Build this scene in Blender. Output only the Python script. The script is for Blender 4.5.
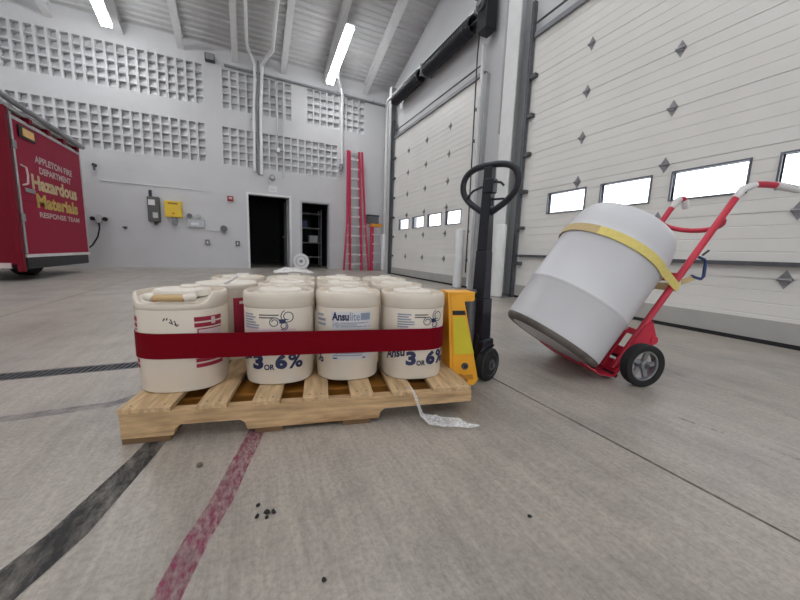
import bpy, bmesh, math, random
from mathutils import Vector, Matrix
random.seed(7)
for o in list(bpy.data.objects): bpy.data.objects.remove(o)
SC = bpy.context.scene
COL = SC.collection
PI = math.pi

# ------------------------------------------------------------------ camera
F_PX = 330.0
def cam_dir(x, y): return Vector((x - 400, -(y - 300), -F_PX)).normalized()
cy_ = cam_dir(245, 246.5); cx_ = cam_dir(1110, 276)
cx_ = (cx_ - cy_ * cx_.dot(cy_)).normalized(); cz_ = cx_.cross(cy_)
cam = bpy.data.cameras.new('camera'); camo = bpy.data.objects.new('camera', cam); COL.objects.link(camo)
M4 = Matrix((cx_, cy_, cz_)).to_4x4(); M4.translation = Vector((0, 0, 0.64))
camo.matrix_world = M4
cam.sensor_width = 36; cam.lens = F_PX / 800 * 36; cam.clip_start = 0.05; cam.clip_end = 200
SC.camera = camo

# ------------------------------------------------------------------ world, exposure
w = bpy.data.worlds.new('world'); SC.world = w; w.use_nodes = True
bg = w.node_tree.nodes['Background']
bg.inputs[0].default_value = (0.93, 0.96, 1.0, 1); bg.inputs[1].default_value = 4.0
SC.view_settings.view_transform = 'Standard'; SC.view_settings.look = 'None'
SC.view_settings.gamma = 1; SC.view_settings.use_curve_mapping = False
SC.view_settings.exposure = 0.62
TUBE_STRENGTH = 30.0

# ------------------------------------------------------------------ helpers
def lin(c):
    f = lambda v: v / 12.92 if v <= 0.04045 else ((v + 0.055) / 1.055) ** 2.4
    return tuple(f(v / 255) for v in c) + (1,)

MATS = {}
def mat(name, col, rough=0.6, metal=0.0, var=0.12, scale=6.0, bump=0.0, bscale=60.0, col2=None, thr=None, spec=0.5, pos=False, stretch=(1, 1, 1), alpha=None):
    """procedural material: base colour mottled by noise, optional second colour in blotches, optional bump"""
    if name in MATS: return MATS[name]
    m = bpy.data.materials.new(name); m.use_nodes = True; nt = m.node_tree; N = nt.nodes; L = nt.links
    p = N['Principled BSDF']; p.inputs['Roughness'].default_value = rough; p.inputs['Metallic'].default_value = metal
    p.inputs['Specular IOR Level'].default_value = spec
    if pos: src = N.new('ShaderNodeNewGeometry').outputs['Position']
    else: src = N.new('ShaderNodeTexCoord').outputs['Object']
    mp = N.new('ShaderNodeMapping'); mp.inputs['Scale'].default_value = stretch; L.new(src, mp.inputs[0]); src = mp.outputs[0]
    nz = N.new('ShaderNodeTexNoise'); nz.inputs['Scale'].default_value = scale; nz.inputs['Detail'].default_value = 5
    L.new(src, nz.inputs['Vector'])
    c = lin(col); cr = N.new('ShaderNodeValToRGB')
    cr.color_ramp.elements[0].position = 0.3; cr.color_ramp.elements[1].position = 0.7
    cr.color_ramp.elements[0].color = tuple(v * (1 - var) for v in c[:3]) + (1,)
    cr.color_ramp.elements[1].color = tuple(min(1, v * (1 + var)) for v in c[:3]) + (1,)
    L.new(nz.outputs[0], cr.inputs[0]); out = cr.outputs[0]
    if col2:
        n2 = N.new('ShaderNodeTexNoise'); n2.inputs['Scale'].default_value = scale * 0.37; n2.inputs['Detail'].default_value = 8
        n2.inputs['Roughness'].default_value = 0.65
        L.new(src, n2.inputs['Vector'])
        r2 = N.new('ShaderNodeValToRGB'); a = thr or 0.55
        r2.color_ramp.elements[0].position = a; r2.color_ramp.elements[1].position = min(1, a + 0.18)
        L.new(n2.outputs[0], r2.inputs[0])
        mx = N.new('ShaderNodeMix'); mx.data_type = 'RGBA'
        L.new(r2.outputs[0], mx.inputs['Factor']); L.new(out, mx.inputs[6]); mx.inputs[7].default_value = lin(col2); out = mx.outputs[2]
    L.new(out, p.inputs['Base Color'])
    if bump:
        nb = N.new('ShaderNodeTexNoise'); nb.inputs['Scale'].default_value = bscale; nb.inputs['Detail'].default_value = 4
        L.new(src, nb.inputs['Vector'])
        b = N.new('ShaderNodeBump'); b.inputs['Strength'].default_value = bump; b.inputs['Distance'].default_value = 0.01
        L.new(nb.outputs[0], b.inputs['Height']); L.new(b.outputs[0], p.inputs['Normal'])
    if alpha is not None:
        na = N.new('ShaderNodeTexNoise'); na.inputs['Scale'].default_value = alpha[1]; na.inputs['Detail'].default_value = 8; na.inputs['Roughness'].default_value = 0.7
        L.new(src, na.inputs['Vector'])
        ra = N.new('ShaderNodeValToRGB'); ra.color_ramp.elements[0].position = alpha[0]; ra.color_ramp.elements[1].position = alpha[0] + alpha[2]
        ra.color_ramp.elements[1].color = (alpha[3],) * 3 + (1,)
        L.new(na.outputs[0], ra.inputs[0]); L.new(ra.outputs[0], p.inputs['Alpha'])
    MATS[name] = m
    return m

def emit(name, col, s):
    m = bpy.data.materials.new(name); m.use_nodes = True
    p = m.node_tree.nodes['Principled BSDF']; p.inputs['Base Color'].default_value = col
    p.inputs['Emission Color'].default_value = col; p.inputs['Emission Strength'].default_value = s
    return m

class MB:
    def __init__(s): s.bm = bmesh.new(); s.T = Matrix.Identity(4)
    def v(s, p): return s.bm.verts.new(s.T @ Vector(p))
    def f(s, vs):
        try: return s.bm.faces.new(vs)
        except ValueError: return None
    def box(s, a, b):
        x0, y0, z0 = a; x1, y1, z1 = b
        v = [s.v(p) for p in ((x0,y0,z0),(x1,y0,z0),(x1,y1,z0),(x0,y1,z0),(x0,y0,z1),(x1,y0,z1),(x1,y1,z1),(x0,y1,z1))]
        for q in ((3,2,1,0),(4,5,6,7),(0,1,5,4),(1,2,6,5),(2,3,7,6),(3,0,4,7)): s.f([v[i] for i in q])
        return s
    def cbox(s, c, d): return s.box([c[i]-d[i]/2 for i in range(3)], [c[i]+d[i]/2 for i in range(3)])
    def bar(s, p0, p1, wx, wy, up=(0,0,1)):
        """rectangular bar between two points"""
        p0 = Vector(p0); p1 = Vector(p1); d = (p1-p0).normalized(); u = Vector(up)
        a = d.cross(u)
        if a.length < 1e-4: a = d.cross(Vector((1,0,0)))
        a.normalize(); b = a.cross(d)
        v = []
        for p in (p0, p1):
            for sx, sy in ((-1,-1),(1,-1),(1,1),(-1,1)): v.append(s.v(p + a*sx*wx/2 + b*sy*wy/2))
        for q in ((3,2,1,0),(4,5,6,7),(0,1,5,4),(1,2,6,5),(2,3,7,6),(3,0,4,7)): s.f([v[i] for i in q])
        return s
    def tube(s, pts, r, seg=8, closed=False, caps=True):
        pts = [Vector(p) for p in pts]; n = len(pts); rings = []; a = None
        for i, p in enumerate(pts):
            if closed: d = pts[(i+1) % n] - pts[i-1]
            else: d = pts[min(i+1, n-1)] - pts[max(i-1, 0)]
            d.normalize()
            if a is None:
                a = d.orthogonal().normalized()
            else:
                a = (a - d*a.dot(d)).normalized()
            b = d.cross(a); rr = r[i] if isinstance(r, (list, tuple)) else r
            rings.append([s.v(p + (a*math.cos(2*PI*k/seg) + b*math.sin(2*PI*k/seg))*rr) for k in range(seg)])
        m = n if closed else n-1
        for i in range(m):
            A = rings[i]; B = rings[(i+1) % n]
            for k in range(seg): s.f([A[k], A[(k+1)%seg], B[(k+1)%seg], B[k]])
        if not closed and caps: s.f(rings[0][::-1]); s.f(rings[-1])
        return s
    def cyl(s, p0, p1, r, seg=16): return s.tube([p0, p1], r, seg)
    def lathe(s, prof, seg=32, cap0=True, cap1=True, shape=None):
        """profile [(r,z)] about local z; shape(k) scales x,y"""
        rings = []
        for r, z in prof:
            rings.append([s.v((r*math.cos(2*PI*k/seg), r*math.sin(2*PI*k/seg), z)) for k in range(seg)])
        for A, B in zip(rings, rings[1:]):
            for k in range(seg): s.f([A[k], A[(k+1)%seg], B[(k+1)%seg], B[k]])
        if cap0: s.f(rings[0][::-1])
        if cap1: s.f(rings[-1])
        return s
    def prism(s, poly, fn, t0, t1):
        """poly of 2D points, fn(a,b,t) -> 3D"""
        A = [s.v(fn(a, b, t0)) for a, b in poly]; B = [s.v(fn(a, b, t1)) for a, b in poly]
        n = len(poly); s.f(A[::-1]); s.f(B)
        for i in range(n): s.f([A[i], A[(i+1)%n], B[(i+1)%n], B[i]])
        return s
    def mesh(s, name, m, smooth=None, bevel=None):
        bmesh.ops.recalc_face_normals(s.bm, faces=s.bm.faces)
        if bevel:
            es = [e for e in s.bm.edges if len(e.link_faces) == 2 and e.calc_face_angle(0) > 0.6]
            bmesh.ops.bevel(s.bm, geom=es, offset=bevel, segments=2, affect='EDGES', profile=0.5, clamp_overlap=True)
        me = bpy.data.meshes.new(name); s.bm.to_mesh(me); s.bm.free()
        me.materials.append(m)
        if smooth:
            me.shade_smooth(); me.set_sharp_from_angle(angle=math.radians(smooth))
        return me
    def build(s, name, m, parent=None, smooth=None, bevel=None):
        return obj(name, s.mesh(name, m, smooth, bevel), parent)

def obj(name, me, parent=None):
    o = bpy.data.objects.new(name, me); COL.objects.link(o)
    if parent: o.parent = parent
    return o
def tag(o, label=None, cat=None, group=None, kind=None):
    if label: o['label'] = label
    if cat: o['category'] = cat
    if group: o['group'] = group
    if kind: o['kind'] = kind
    return o
def thing(name, label, cat, loc=(0,0,0), rz=0, group=None):
    o = bpy.data.objects.new(name, None); COL.objects.link(o); o.location = loc; o.rotation_euler = (0,0,rz)
    o.empty_display_size = 0.1
    return tag(o, label, cat, group)
def struct(o): o['kind'] = 'structure'; return o
def arc(fn, a0, a1, n): return [fn(a0 + (a1-a0)*i/n) for i in range(n+1)]

_txt = {}
def text_polys(body, bold=0.0):
    """flat lettering as 2D verts and faces, normalised to height 1 of a capital, x from 0"""
    if (body, bold) in _txt: return _txt[(body, bold)]
    cu = bpy.data.curves.new('t', 'FONT'); cu.body = body; cu.size = 1.0; cu.fill_mode = 'FRONT'; cu.resolution_u = 3; cu.offset = bold
    o = bpy.data.objects.new('t', cu); COL.objects.link(o)
    dg = bpy.context.evaluated_depsgraph_get(); me = bpy.data.meshes.new_from_object(o.evaluated_get(dg))
    vs = [(v.co.x, v.co.y) for v in me.vertices]; fs = [tuple(p.vertices) for p in me.polygons]
    bpy.data.objects.remove(o); bpy.data.curves.remove(cu); bpy.data.meshes.remove(me)
    x0 = min(v[0] for v in vs); y0 = 0
    vs = [(v[0]-x0, v[1]) for v in vs]
    _txt[(body, bold)] = (vs, fs); return vs, fs
def text_obj(name, body, wid, hei, fn, m, parent, bold=0.02):
    """lettering fitted to wid x hei and laid on a surface by fn(u, v) -> point"""
    vs, fs = text_polys(body, bold)
    X = max(v[0] for v in vs); Y0 = min(v[1] for v in vs); Y1 = max(v[1] for v in vs)
    me = bpy.data.meshes.new(name)
    me.from_pydata([tuple(fn(x/X*wid, (y-Y0)/(Y1-Y0)*hei)) for x, y in vs], [], fs)
    me.materials.append(m)
    return obj(name, me, parent)

# ------------------------------------------------------------------ materials
def concrete_mat():
    m = mat('concrete_floor', (184, 175, 165), 0.5, var=0.08, scale=1.3, bump=0.15, bscale=120, col2=(182, 182, 180), thr=0.5, pos=True)
    nt = m.node_tree; N = nt.nodes; L = nt.links; p = N['Principled BSDF']
    lk = p.inputs['Base Color'].links[0]; src = lk.from_socket
    g = N.new('ShaderNodeNewGeometry')
    def streak(sc, s, a, b, dark):
        nonlocal src
        mp = N.new('ShaderNodeMapping'); mp.inputs['Scale'].default_value = sc; L.new(g.outputs['Position'], mp.inputs[0])
        nz = N.new('ShaderNodeTexNoise'); nz.inputs['Scale'].default_value = s; nz.inputs['Detail'].default_value = 6; nz.inputs['Roughness'].default_value = 0.7
        L.new(mp.outputs[0], nz.inputs['Vector'])
        r = N.new('ShaderNodeMapRange'); r.inputs[1].default_value = a; r.inputs[2].default_value = b; r.inputs[3].default_value = dark; r.inputs[4].default_value = 1.0
        L.new(nz.outputs[0], r.inputs[0])
        mx = N.new('ShaderNodeMix'); mx.data_type = 'RGBA'; mx.blend_type = 'MULTIPLY'; mx.inputs['Factor'].default_value = 1
        L.new(src, mx.inputs[6]); L.new(r.outputs[0], mx.inputs[7]); src = mx.outputs[2]
    streak((7, 0.5, 1), 4, 0.38, 0.6, 0.84)       # broomed along the bay
    streak((30, 3, 1), 4, 0.36, 0.58, 0.87)
    streak((1, 1, 1), 75, 0.38, 0.56, 0.78)       # grain
    streak((1, 0.6, 1), 0.8, 0.36, 0.6, 0.76)
    streak((1, 1, 1), 3.2, 0.36, 0.52, 0.84)       # large old stains
    L.new(src, p.inputs['Base Color'])
    nr = N.new('ShaderNodeTexNoise'); nr.inputs['Scale'].default_value = 3; L.new(g.outputs['Position'], nr.inputs['Vector'])
    rr = N.new('ShaderNodeMapRange'); rr.inputs[3].default_value = 0.22; rr.inputs[4].default_value = 0.5; L.new(nr.outputs[0], rr.inputs[0]); L.new(rr.outputs[0], p.inputs['Roughness'])
    return m
M_FLOOR = concrete_mat()
M_JOINT = mat('joint_filler', (58, 55, 52), 0.9, pos=True)
M_WALL = mat('painted_block', (196, 196, 198), 0.6, var=0.03, scale=1.5, bump=0.08, bscale=70, pos=True)
def add_courses(m):
    nt = m.node_tree; N = nt.nodes; L = nt.links; p = N['Principled BSDF']
    g = N.new('ShaderNodeNewGeometry'); s = N.new('ShaderNodeSeparateXYZ'); c = N.new('ShaderNodeCombineXYZ')
    L.new(g.outputs['Position'], s.inputs[0]); L.new(s.outputs[0], c.inputs[0]); L.new(s.outputs[2], c.inputs[1])
    b = N.new('ShaderNodeTexBrick'); b.inputs['Scale'].default_value = 1; b.inputs['Brick Width'].default_value = 0.406; b.inputs['Row Height'].default_value = 0.203
    b.inputs['Mortar Size'].default_value = 0.006; b.inputs['Mortar Smooth'].default_value = 0.5
    L.new(c.outputs[0], b.inputs['Vector'])
    bp = N.new('ShaderNodeBump'); bp.inputs['Strength'].default_value = 0.25; bp.inputs['Distance'].default_value = 0.008; bp.invert = True
    L.new(b.outputs['Fac'], bp.inputs['Height'])
    old = p.inputs['Normal'].links[0].from_node; L.new(bp.outputs[0], old.inputs['Normal'])
add_courses(M_WALL)
M_BLOCK = mat('screen_block_paint', (203, 203, 205), 0.6, var=0.04, scale=9)
M_DOORP = mat('door_enamel', (222, 220, 216), 0.42, var=0.03, scale=2.0)
M_DOORB = mat('door_bottom_grey', (168, 166, 163), 0.5, var=0.05)
M_DECK = mat('roof_deck_paint', (188, 188, 188), 0.5, var=0.04, scale=3)
M_STEEL = mat('grey_painted_steel', (176, 177, 178), 0.5, var=0.06)
M_STEELD = mat('darker_grey_steel', (128, 130, 134), 0.5, var=0.08)
M_LIGHTP = mat('pale_painted_steel', (218, 218, 218), 0.45, var=0.04)
M_BLACK = mat('black_paint', (22, 23, 28), 0.45, var=0.2)
M_NAVY = mat('black_jack_paint', (19, 21, 32), 0.38, var=0.2)
M_RUB = mat('black_rubber', (24, 24, 26), 0.75, var=0.2)
M_GALV = mat('galvanised_steel', (150, 152, 155), 0.38, 0.6, var=0.12, scale=20)
M_HINGE = mat('hinge_zinc', (138, 138, 142), 0.45, 0.4, var=.15)
M_FRAME = mat('window_seal_grey', (96, 98, 106), 0.5, var=.1)
M_GALVD = mat('dark_galvanised', (92, 94, 98), 0.45, 0.5, var=0.15, scale=20)
M_TUBE = emit('fluorescent_tube', (0.97, 0.985, 1.0, 1), TUBE_STRENGTH)
M_WOOD = mat('pallet_pine', (190, 158, 118), 0.8, var=0.3, scale=7, bump=0.3, bscale=30, stretch=(1, 8, 8), col2=(140, 100, 62), thr=0.52)
M_WOODX = mat('pallet_pine_deck', (198, 168, 128), 0.8, var=0.26, scale=7, bump=0.3, bscale=30, stretch=(8, 1, 8), col2=(150, 114, 76), thr=0.54)
M_WOODD = mat('pallet_pine_dark', (112, 86, 58), 0.85, var=0.25, scale=6)  # darker brown pine for the bottom boards
M_PAIL = mat('white_plastic', (216, 205, 190), 0.42, var=0.03, scale=4, col2=(200, 187, 170), thr=0.62)
M_PAILT = mat('white_plastic_lid', (222, 214, 202), 0.4, var=0.03, scale=6)
M_TAN = mat('tan_grip', (196, 164, 118), 0.6, var=0.1)
M_INK = mat('navy_ink', (28, 38, 78), 0.5, var=0.05)
M_INKF = mat('faded_blue_ink', (140, 150, 168), 0.55, var=0.08)
M_INKB = mat('black_ink', (48, 46, 50), 0.55)
M_LABELR = mat('red_label', (150, 26, 56), 0.5, var=0.06)
M_LABELW = mat('white_label', (206, 204, 206), 0.5, var=0.03)
M_PINK = mat('pale_label', (214, 190, 194), 0.5, var=0.03)
M_STRAPR = mat('red_webbing', (112, 0, 18), 0.9, var=0.05, scale=60, spec=.15)
M_YEL = mat('jack_yellow', (232, 164, 34), 0.4, var=0.06, scale=5, col2=(190, 132, 40), thr=0.66)
M_YELD = mat('brown_fork_yellow', (164, 108, 34), 0.55, var=.2, scale=5)  # browner, darker yellow than the jack frame, for the forks
M_YELL = mat('caution_label', (205, 190, 40), 0.5, var=0.06)
M_RED = mat('hand_truck_red', (196, 42, 66), 0.38, var=0.08)
M_DRUM = mat('drum_plastic', (206, 206, 210), 0.38, var=0.03, scale=3, col2=(190, 188, 186), thr=0.6)
M_DRUMB = mat('drum_dirt', (112, 106, 100), 0.8, var=0.3, scale=9, col2=(60, 52, 46), thr=.5)
M_STRAPY = mat('yellow_webbing', (226, 208, 122), 0.7, var=0.05, scale=50)
M_STRAPT = mat('faded_webbing', (196, 174, 128), 0.75, var=0.05, scale=50)
M_WHITE = mat('white_tape', (214, 212, 212), 0.6, var=0.05)
M_BLUE = mat('blue_hook', (40, 62, 110), 0.4, var=0.1)
M_TRED = mat('truck_red', (148, 16, 54), 0.5, var=0.04, scale=2, spec=.2)
M_TREDD = mat('truck_red_deep', (110, 2, 26), 0.5, var=0.04, scale=2, spec=.2)
M_GOLD = mat('gold_leaf', (196, 168, 84), 0.4, 0.3, var=0.2, scale=8)
M_GOLDS = mat('pale_gold_lettering', (200, 180, 140), 0.45, 0.2, var=.15, scale=8)
M_SILV = mat('silver_lettering', (190, 172, 170), 0.45, var=0.08)
M_AMBER = mat('amber_lens', (226, 176, 100), 0.3, var=0.1)
M_YBOX = mat('yellow_cabinet', (222, 186, 40), 0.45, var=0.06)
M_LADR = mat('ladder_red', (186, 38, 74), 0.5, var=0.06)
M_ALU = mat('aluminium', (186, 188, 190), 0.35, 0.7, var=0.1)
M_ORNG = mat('orange_plastic', (226, 150, 50), 0.5, var=0.06)
M_DARK = mat('dark_room_shade', (52, 52, 54), 0.8, var=0.1)  # the rooms' lack of light put into a near-black wall colour
M_ALARM = mat('alarm_red', (150, 30, 40), 0.5, var=0.06)
def glass_mat():
    m = bpy.data.materials.new('window_glass'); m.use_nodes = True; nt = m.node_tree; N = nt.nodes; L = nt.links
    t = N.new('ShaderNodeBsdfTransparent'); t.inputs[0].default_value = (0.96, 0.98, 1, 1); g = N.new('ShaderNodeBsdfGlossy'); g.inputs['Roughness'].default_value = 0.04
    mx = N.new('ShaderNodeMixShader'); mx.inputs[0].default_value = 0.06
    L.new(t.outputs[0], mx.inputs[1]); L.new(g.outputs[0], mx.inputs[2]); L.new(mx.outputs[0], N['Material Output'].inputs[0])
    return m
M_GLASS = glass_mat()
def film_mat():
    m = bpy.data.materials.new('clear_film'); m.use_nodes = True; nt = m.node_tree; N = nt.nodes; L = nt.links
    p = N['Principled BSDF']; p.inputs['Base Color'].default_value = (0.85, 0.85, 0.86, 1); p.inputs['Roughness'].default_value = 0.2
    nz = N.new('ShaderNodeTexNoise'); nz.inputs['Scale'].default_value = 25
    r = N.new('ShaderNodeMapRange'); r.inputs[3].default_value = 0.05; r.inputs[4].default_value = 0.75; L.new(nz.outputs[0], r.inputs[0]); L.new(r.outputs[0], p.inputs['Alpha'])
    return m
M_FILM = film_mat()

# ================================================================== THE SETTING
XD = 3.80      # plane of the two overhead doors
XW = 4.56      # upper wall and corner recess behind them
YB = 10.86     # back wall
SLOPE = 0.332
def deck_z(y): return 5.86 + SLOPE*(YB - y) if y > -2 else 5.86 + SLOPE*(YB + 2) - SLOPE*(-2 - y)

# ---- floor: bedding, slabs with open joints
fl = MB(); fl.box((-11, -14, -0.35), (XW + 0.5, YB + 5, -0.03)); fl = struct(fl.build('floor', M_JOINT))
g = 0.010
xs = [-11, -4.84, -1.84, 1.16, XW + 0.5]
for i in range(4):
    ys = [(-14, -3.1), (-3.1, 2.055), (2.165, 7.27), (7.27, YB + 5)] if i < 3 else [(-14, -3.1), (-3.1, 7.27), (7.27, YB + 5)]
    for y0, y1 in ys:
        b = MB(); b.box((xs[i] + g/2, y0 + g/2, -0.05), (xs[i+1] - g/2, y1 - g/2, 0)); b.build('slab', M_FLOOR, fl)

# ---- back wall with two doorways and fields of screen block
P = 0.203
fields = [(-4.936, 4.345, 20), (-4.936, 2.88, 20), (-0.46, 4.345, 9), (1.79, 4.345, 9), (-0.50, 2.88, 16)]
holes = [(x, x + n*P, z, z + 5*P) for x, z, n in fields] + [(0.10, 1.30, 0, 2.17), (1.60, 2.50, 0, 2.08)]
TH = 0.22
def wall_boxes(mb, x0, x1, z0, z1, holes, put):
    cuts = sorted({x0, x1, *[h[0] for h in holes], *[h[1] for h in holes]})
    for a, b in zip(cuts, cuts[1:]):
        hs = sorted([(h[2], h[3]) for h in holes if h[0] < b - 1e-6 and h[1] > a + 1e-6])
        z = z0
        for h0, h1 in hs:
            if h0 > z + 1e-6: put(mb, a, b, z, h0)
            z = max(z, h1)
        if z < z1: put(mb, a, b, z, z1)
wb = MB()
wall_boxes(wb, -11, XW + 0.3, 0, 6.1, holes, lambda m, a, b, c, d: m.box((a, YB, c), (b, YB + TH, d)))
wb = struct(wb.build('wall_back', M_WALL))
bm = MB()   # one pierced block: frame face, splayed recess, back
o = P/2 - 0.0015
def ring(y, l, r, b, t): return [(l, y, b), (r, y, b), (r, y, t), (l, y, t)]
rings = [ring(0.16, -o, o, -o, o), ring(-0.002, -o, o, -o, o), ring(-0.002, -0.068, 0.085, -0.088, 0.088), [(-0.066, .08, -0.086), (0.083, .012, -0.086), (0.083, .075, 0.086), (-0.066, .15, 0.086)]]
vv = [[bm.v(p) for p in r] for r in rings]
for A, B in zip(vv, vv[1:]):
    for k in range(4): bm.f([A[k], A[(k+1) % 4], B[(k+1) % 4], B[k]])
bm.f(vv[-1])
bme = bm.mesh('screen_block', M_BLOCK)
spots = []
for x, z, n in fields:
    for i in range(n):
        for j in range(5): spots.append((x + (i + .5)*P, z + (j + .5)*P))
def vis(s): # hidden by the truck or leftmost beyond the frame last
    return abs(s[0] + 0.9) + (4 if s[0] < -4.75 else 0) + (2.5 if (s[0] > 1.3 and s[1] < 4) else 0)
spots.sort(key=lambda s: s[0] if s[0] > -4.75 else 9)
for x, z in spots[:300]:
    b_ = obj('screen_block', bme, wb); b_.location = (x, YB, z)
rest = bmesh.new()
for x, z in spots[300:]:
    t = bme.copy(); t.transform(Matrix.Translation((x, YB, z))); rest.from_mesh(t); bpy.data.meshes.remove(t)
rm = bpy.data.meshes.new('screen_block_field'); rest.to_mesh(rm); rest.free(); rm.materials.append(M_BLOCK)
obj('screen_block_field', rm, wb)['kind'] = 'stuff'
bk = MB()
for x, z, n in fields: bk.box((x, YB + 0.17, z), (x + n*P, YB + TH, z + 5*P))
bk.build('block_backing', M_WALL, wb)

# doorway trims and the unlit rooms behind
for k, (x0, x1, z1) in enumerate(((0.10, 1.30, 2.17), (1.60, 2.50, 2.08))):
    t = MB(); w_ = 0.055
    t.box((x0 - w_*0.4, YB - 0.025, 0), (x0 + w_*0.6, YB + TH + .02, z1 + w_*0.5)).box((x1 - w_*0.6, YB - 0.025, 0), (x1 + w_*0.4, YB + TH + .02, z1 + w_*0.5)).box((x0 + w_*0.6, YB - 0.025, z1 - w_*0.4), (x1 - w_*0.6, YB + TH + .02, z1 + w_*0.5))
    struct(t.build('trim_%d' % (k+1), M_LIGHTP if k == 0 else M_STEEL))
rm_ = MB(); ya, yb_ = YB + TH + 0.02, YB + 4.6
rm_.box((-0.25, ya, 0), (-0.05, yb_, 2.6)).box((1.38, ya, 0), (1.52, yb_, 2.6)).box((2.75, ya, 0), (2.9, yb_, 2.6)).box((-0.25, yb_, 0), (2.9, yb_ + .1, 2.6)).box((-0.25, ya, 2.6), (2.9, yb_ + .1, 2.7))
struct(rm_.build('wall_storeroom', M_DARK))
# open door leaf folded back into first doorway
d3 = MB(); d3.box((1.215, YB + TH + 0.04, 0.01), (1.26, YB + 1.15, 2.12)); d3 = struct(d3.build('door_3', M_STEELD))
MB().cyl((1.215, YB + 1.08, 1.0), (1.16, YB + 1.08, 1.0), 0.02, 10).build('door_handle', M_GALV, d3)
sh = thing('storage_shelf', 'dark metal storage shelf inside the narrower dark doorway', 'shelf', (2.05, YB + 1.3, 0))
for k in range(4): MB().cbox((0, 0, 0.35 + 0.5*k), (0.8, 0.4, 0.03)).build('shelf_board', M_STEELD, sh)
for sx in (-1, 1):
    for sy in (-1, 1): MB().cbox((sx*.4, sy*.2, 1.0), (0.03, 0.03, 2.0)).build('upright', M_STEELD, sh)
for k, (x, z, c, lb) in enumerate(((1.85, 1.38, M_BLUE, 'blue carton on the third shelf in the dark storeroom'), (2.2, 0.88, M_STEEL, 'grey carton on the second shelf in the dark storeroom'))):
    c_ = thing('carton', lb, 'box', (x, YB + 1.3, z - 0.015))
    MB().box((-.14, -.15, 0.0), (.14, .15, .22)).build('carton_body', c, c_); MB().box((-.145, -.155, .2), (.145, .155, .235)).build('carton_lid', c, c_)

# ---- right wall: piers and header at the door plane, recessed wall above and in the corner
DZ = 3.68; D1 = (5.03, 8.72); D2 = (0.20, 3.88)
wr = MB()
wr.box((XD + 0.06, D1[1], 0), (XW - .15, 8.95, 4.72))                     # pier beyond the far door
wr.box((XD + 0.06, D2[1], 0), (XW + .2, D1[0], 9.6))               # pier between doors
wr.box((XD + 0.06, D1[0], DZ), (XW, D1[1], 4.72))                  # header over far door
wr.box((XD + 0.06, D2[0] - 5, DZ), (XW, D2[1], 9.9))               # wall over near door
wr.box((XD + 0.06, D2[0] - 5, 0), (XW, D2[0], DZ))
wr.box((XW, D1[0], DZ + .1), (XW + 0.2, YB, 9.6))                  # recessed upper wall
wr.box((XW, D1[1], 0), (XW + 0.2, YB, DZ + .1))
wr.box((XD + .06, -14, 0), (XW, D2[0] - 5, 9))
wr = struct(wr.build('wall_right', M_WALL))
wl = MB(); wl.box((-11.2, -14, 0), (-11, YB, 10.2)); struct(wl.build('wall_left', M_WALL))
wf_ = MB(); wall_boxes(wf_, -11, XW, 0, 6.2, [(-7.5, -3.8, 0, 3.66), (-1.9, 1.8, 0, 3.66)], lambda m, a, b, c, d: m.box((a, -14.2, c), (b, -14, d))); struct(wf_.build('wall_front_unseen', M_WALL))  # unseen wall added to hold back daylight; openings let some reach the pails

# ---- ceiling: ribbed steel deck
ce = MB(); prof = []; y = YB + 0.05
while y > -14:
    for dy, dz in ((0, 0), (0.045, 0), (0.06, 0.038), (0.135, 0.038)): prof.append((y - dy, deck_z(y - dy) + dz))
    y -= 0.15
A = [ce.v((-11, a, b)) for a, b in prof]; B = [ce.v((XW + .2, a, b)) for a, b in prof]
for k in range(len(prof) - 1): ce.f([A[k], B[k], B[k+1], A[k+1]])
struct(ce.build('ceiling', M_DECK))

# ---- overhead doors
PH = DZ/7
def hinge_mesh():
    h = MB(); h.prism([(-.045, 0), (0, -.075), (.045, 0), (0, .075)], lambda a, b, t: (t, a, b), -0.006, 0.0)
    h.cyl((-.018, -.04, 0), (-.018, .04, 0), 0.013, 8); h.cbox((-.012, 0, 0), (.02, .04, .05))
    return h.mesh('hinge', M_HINGE)
HM = hinge_mesh()
def panel(y0, y1, z0, z1, wins=None):
    """sectional panel: ribbed skin, openings for the lights"""
    p = MB(); zz = [z0 + 0.004]; g_ = 0.0035
    prof = [(0, z0 + .004)]
    n = 5; h = (z1 - z0)/n
    for k in range(1, n):
        zc = z0 + k*h; prof += [(0, zc - .006), (g_, zc - .002), (g_, zc + .002), (0, zc + .006)]
    prof += [(0, z1 - .004)]
    def strip(ya, yb_, lo, hi):
        pr = [q for q in prof if lo < q[1] < hi]; pr = [(0, lo)] + pr + [(0, hi)]
        poly = [(XD + d, z) for d, z in pr] + [(XD + .045, hi), (XD + .045, lo)]
        p.prism(poly, lambda a, b, t: (a, t, b), ya, yb_)
    lo, hi = z0 + .003, z1 - .003
    p.box((XD + .012, y0, z1 - .012), (XD + .044, y1, z1 + .006))
    if not wins: strip(y0, y1, lo, hi)
    else:
        wz0, wz1 = wins[0][2:]
        strip(y0, y1, lo, wz0); strip(y0, y1, wz1, hi); yy = y0
        for a, b, _, _ in sorted(wins): strip(yy, a, wz0, wz1); yy = b
        strip(yy, y1, wz0, wz1)
    return p
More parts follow.
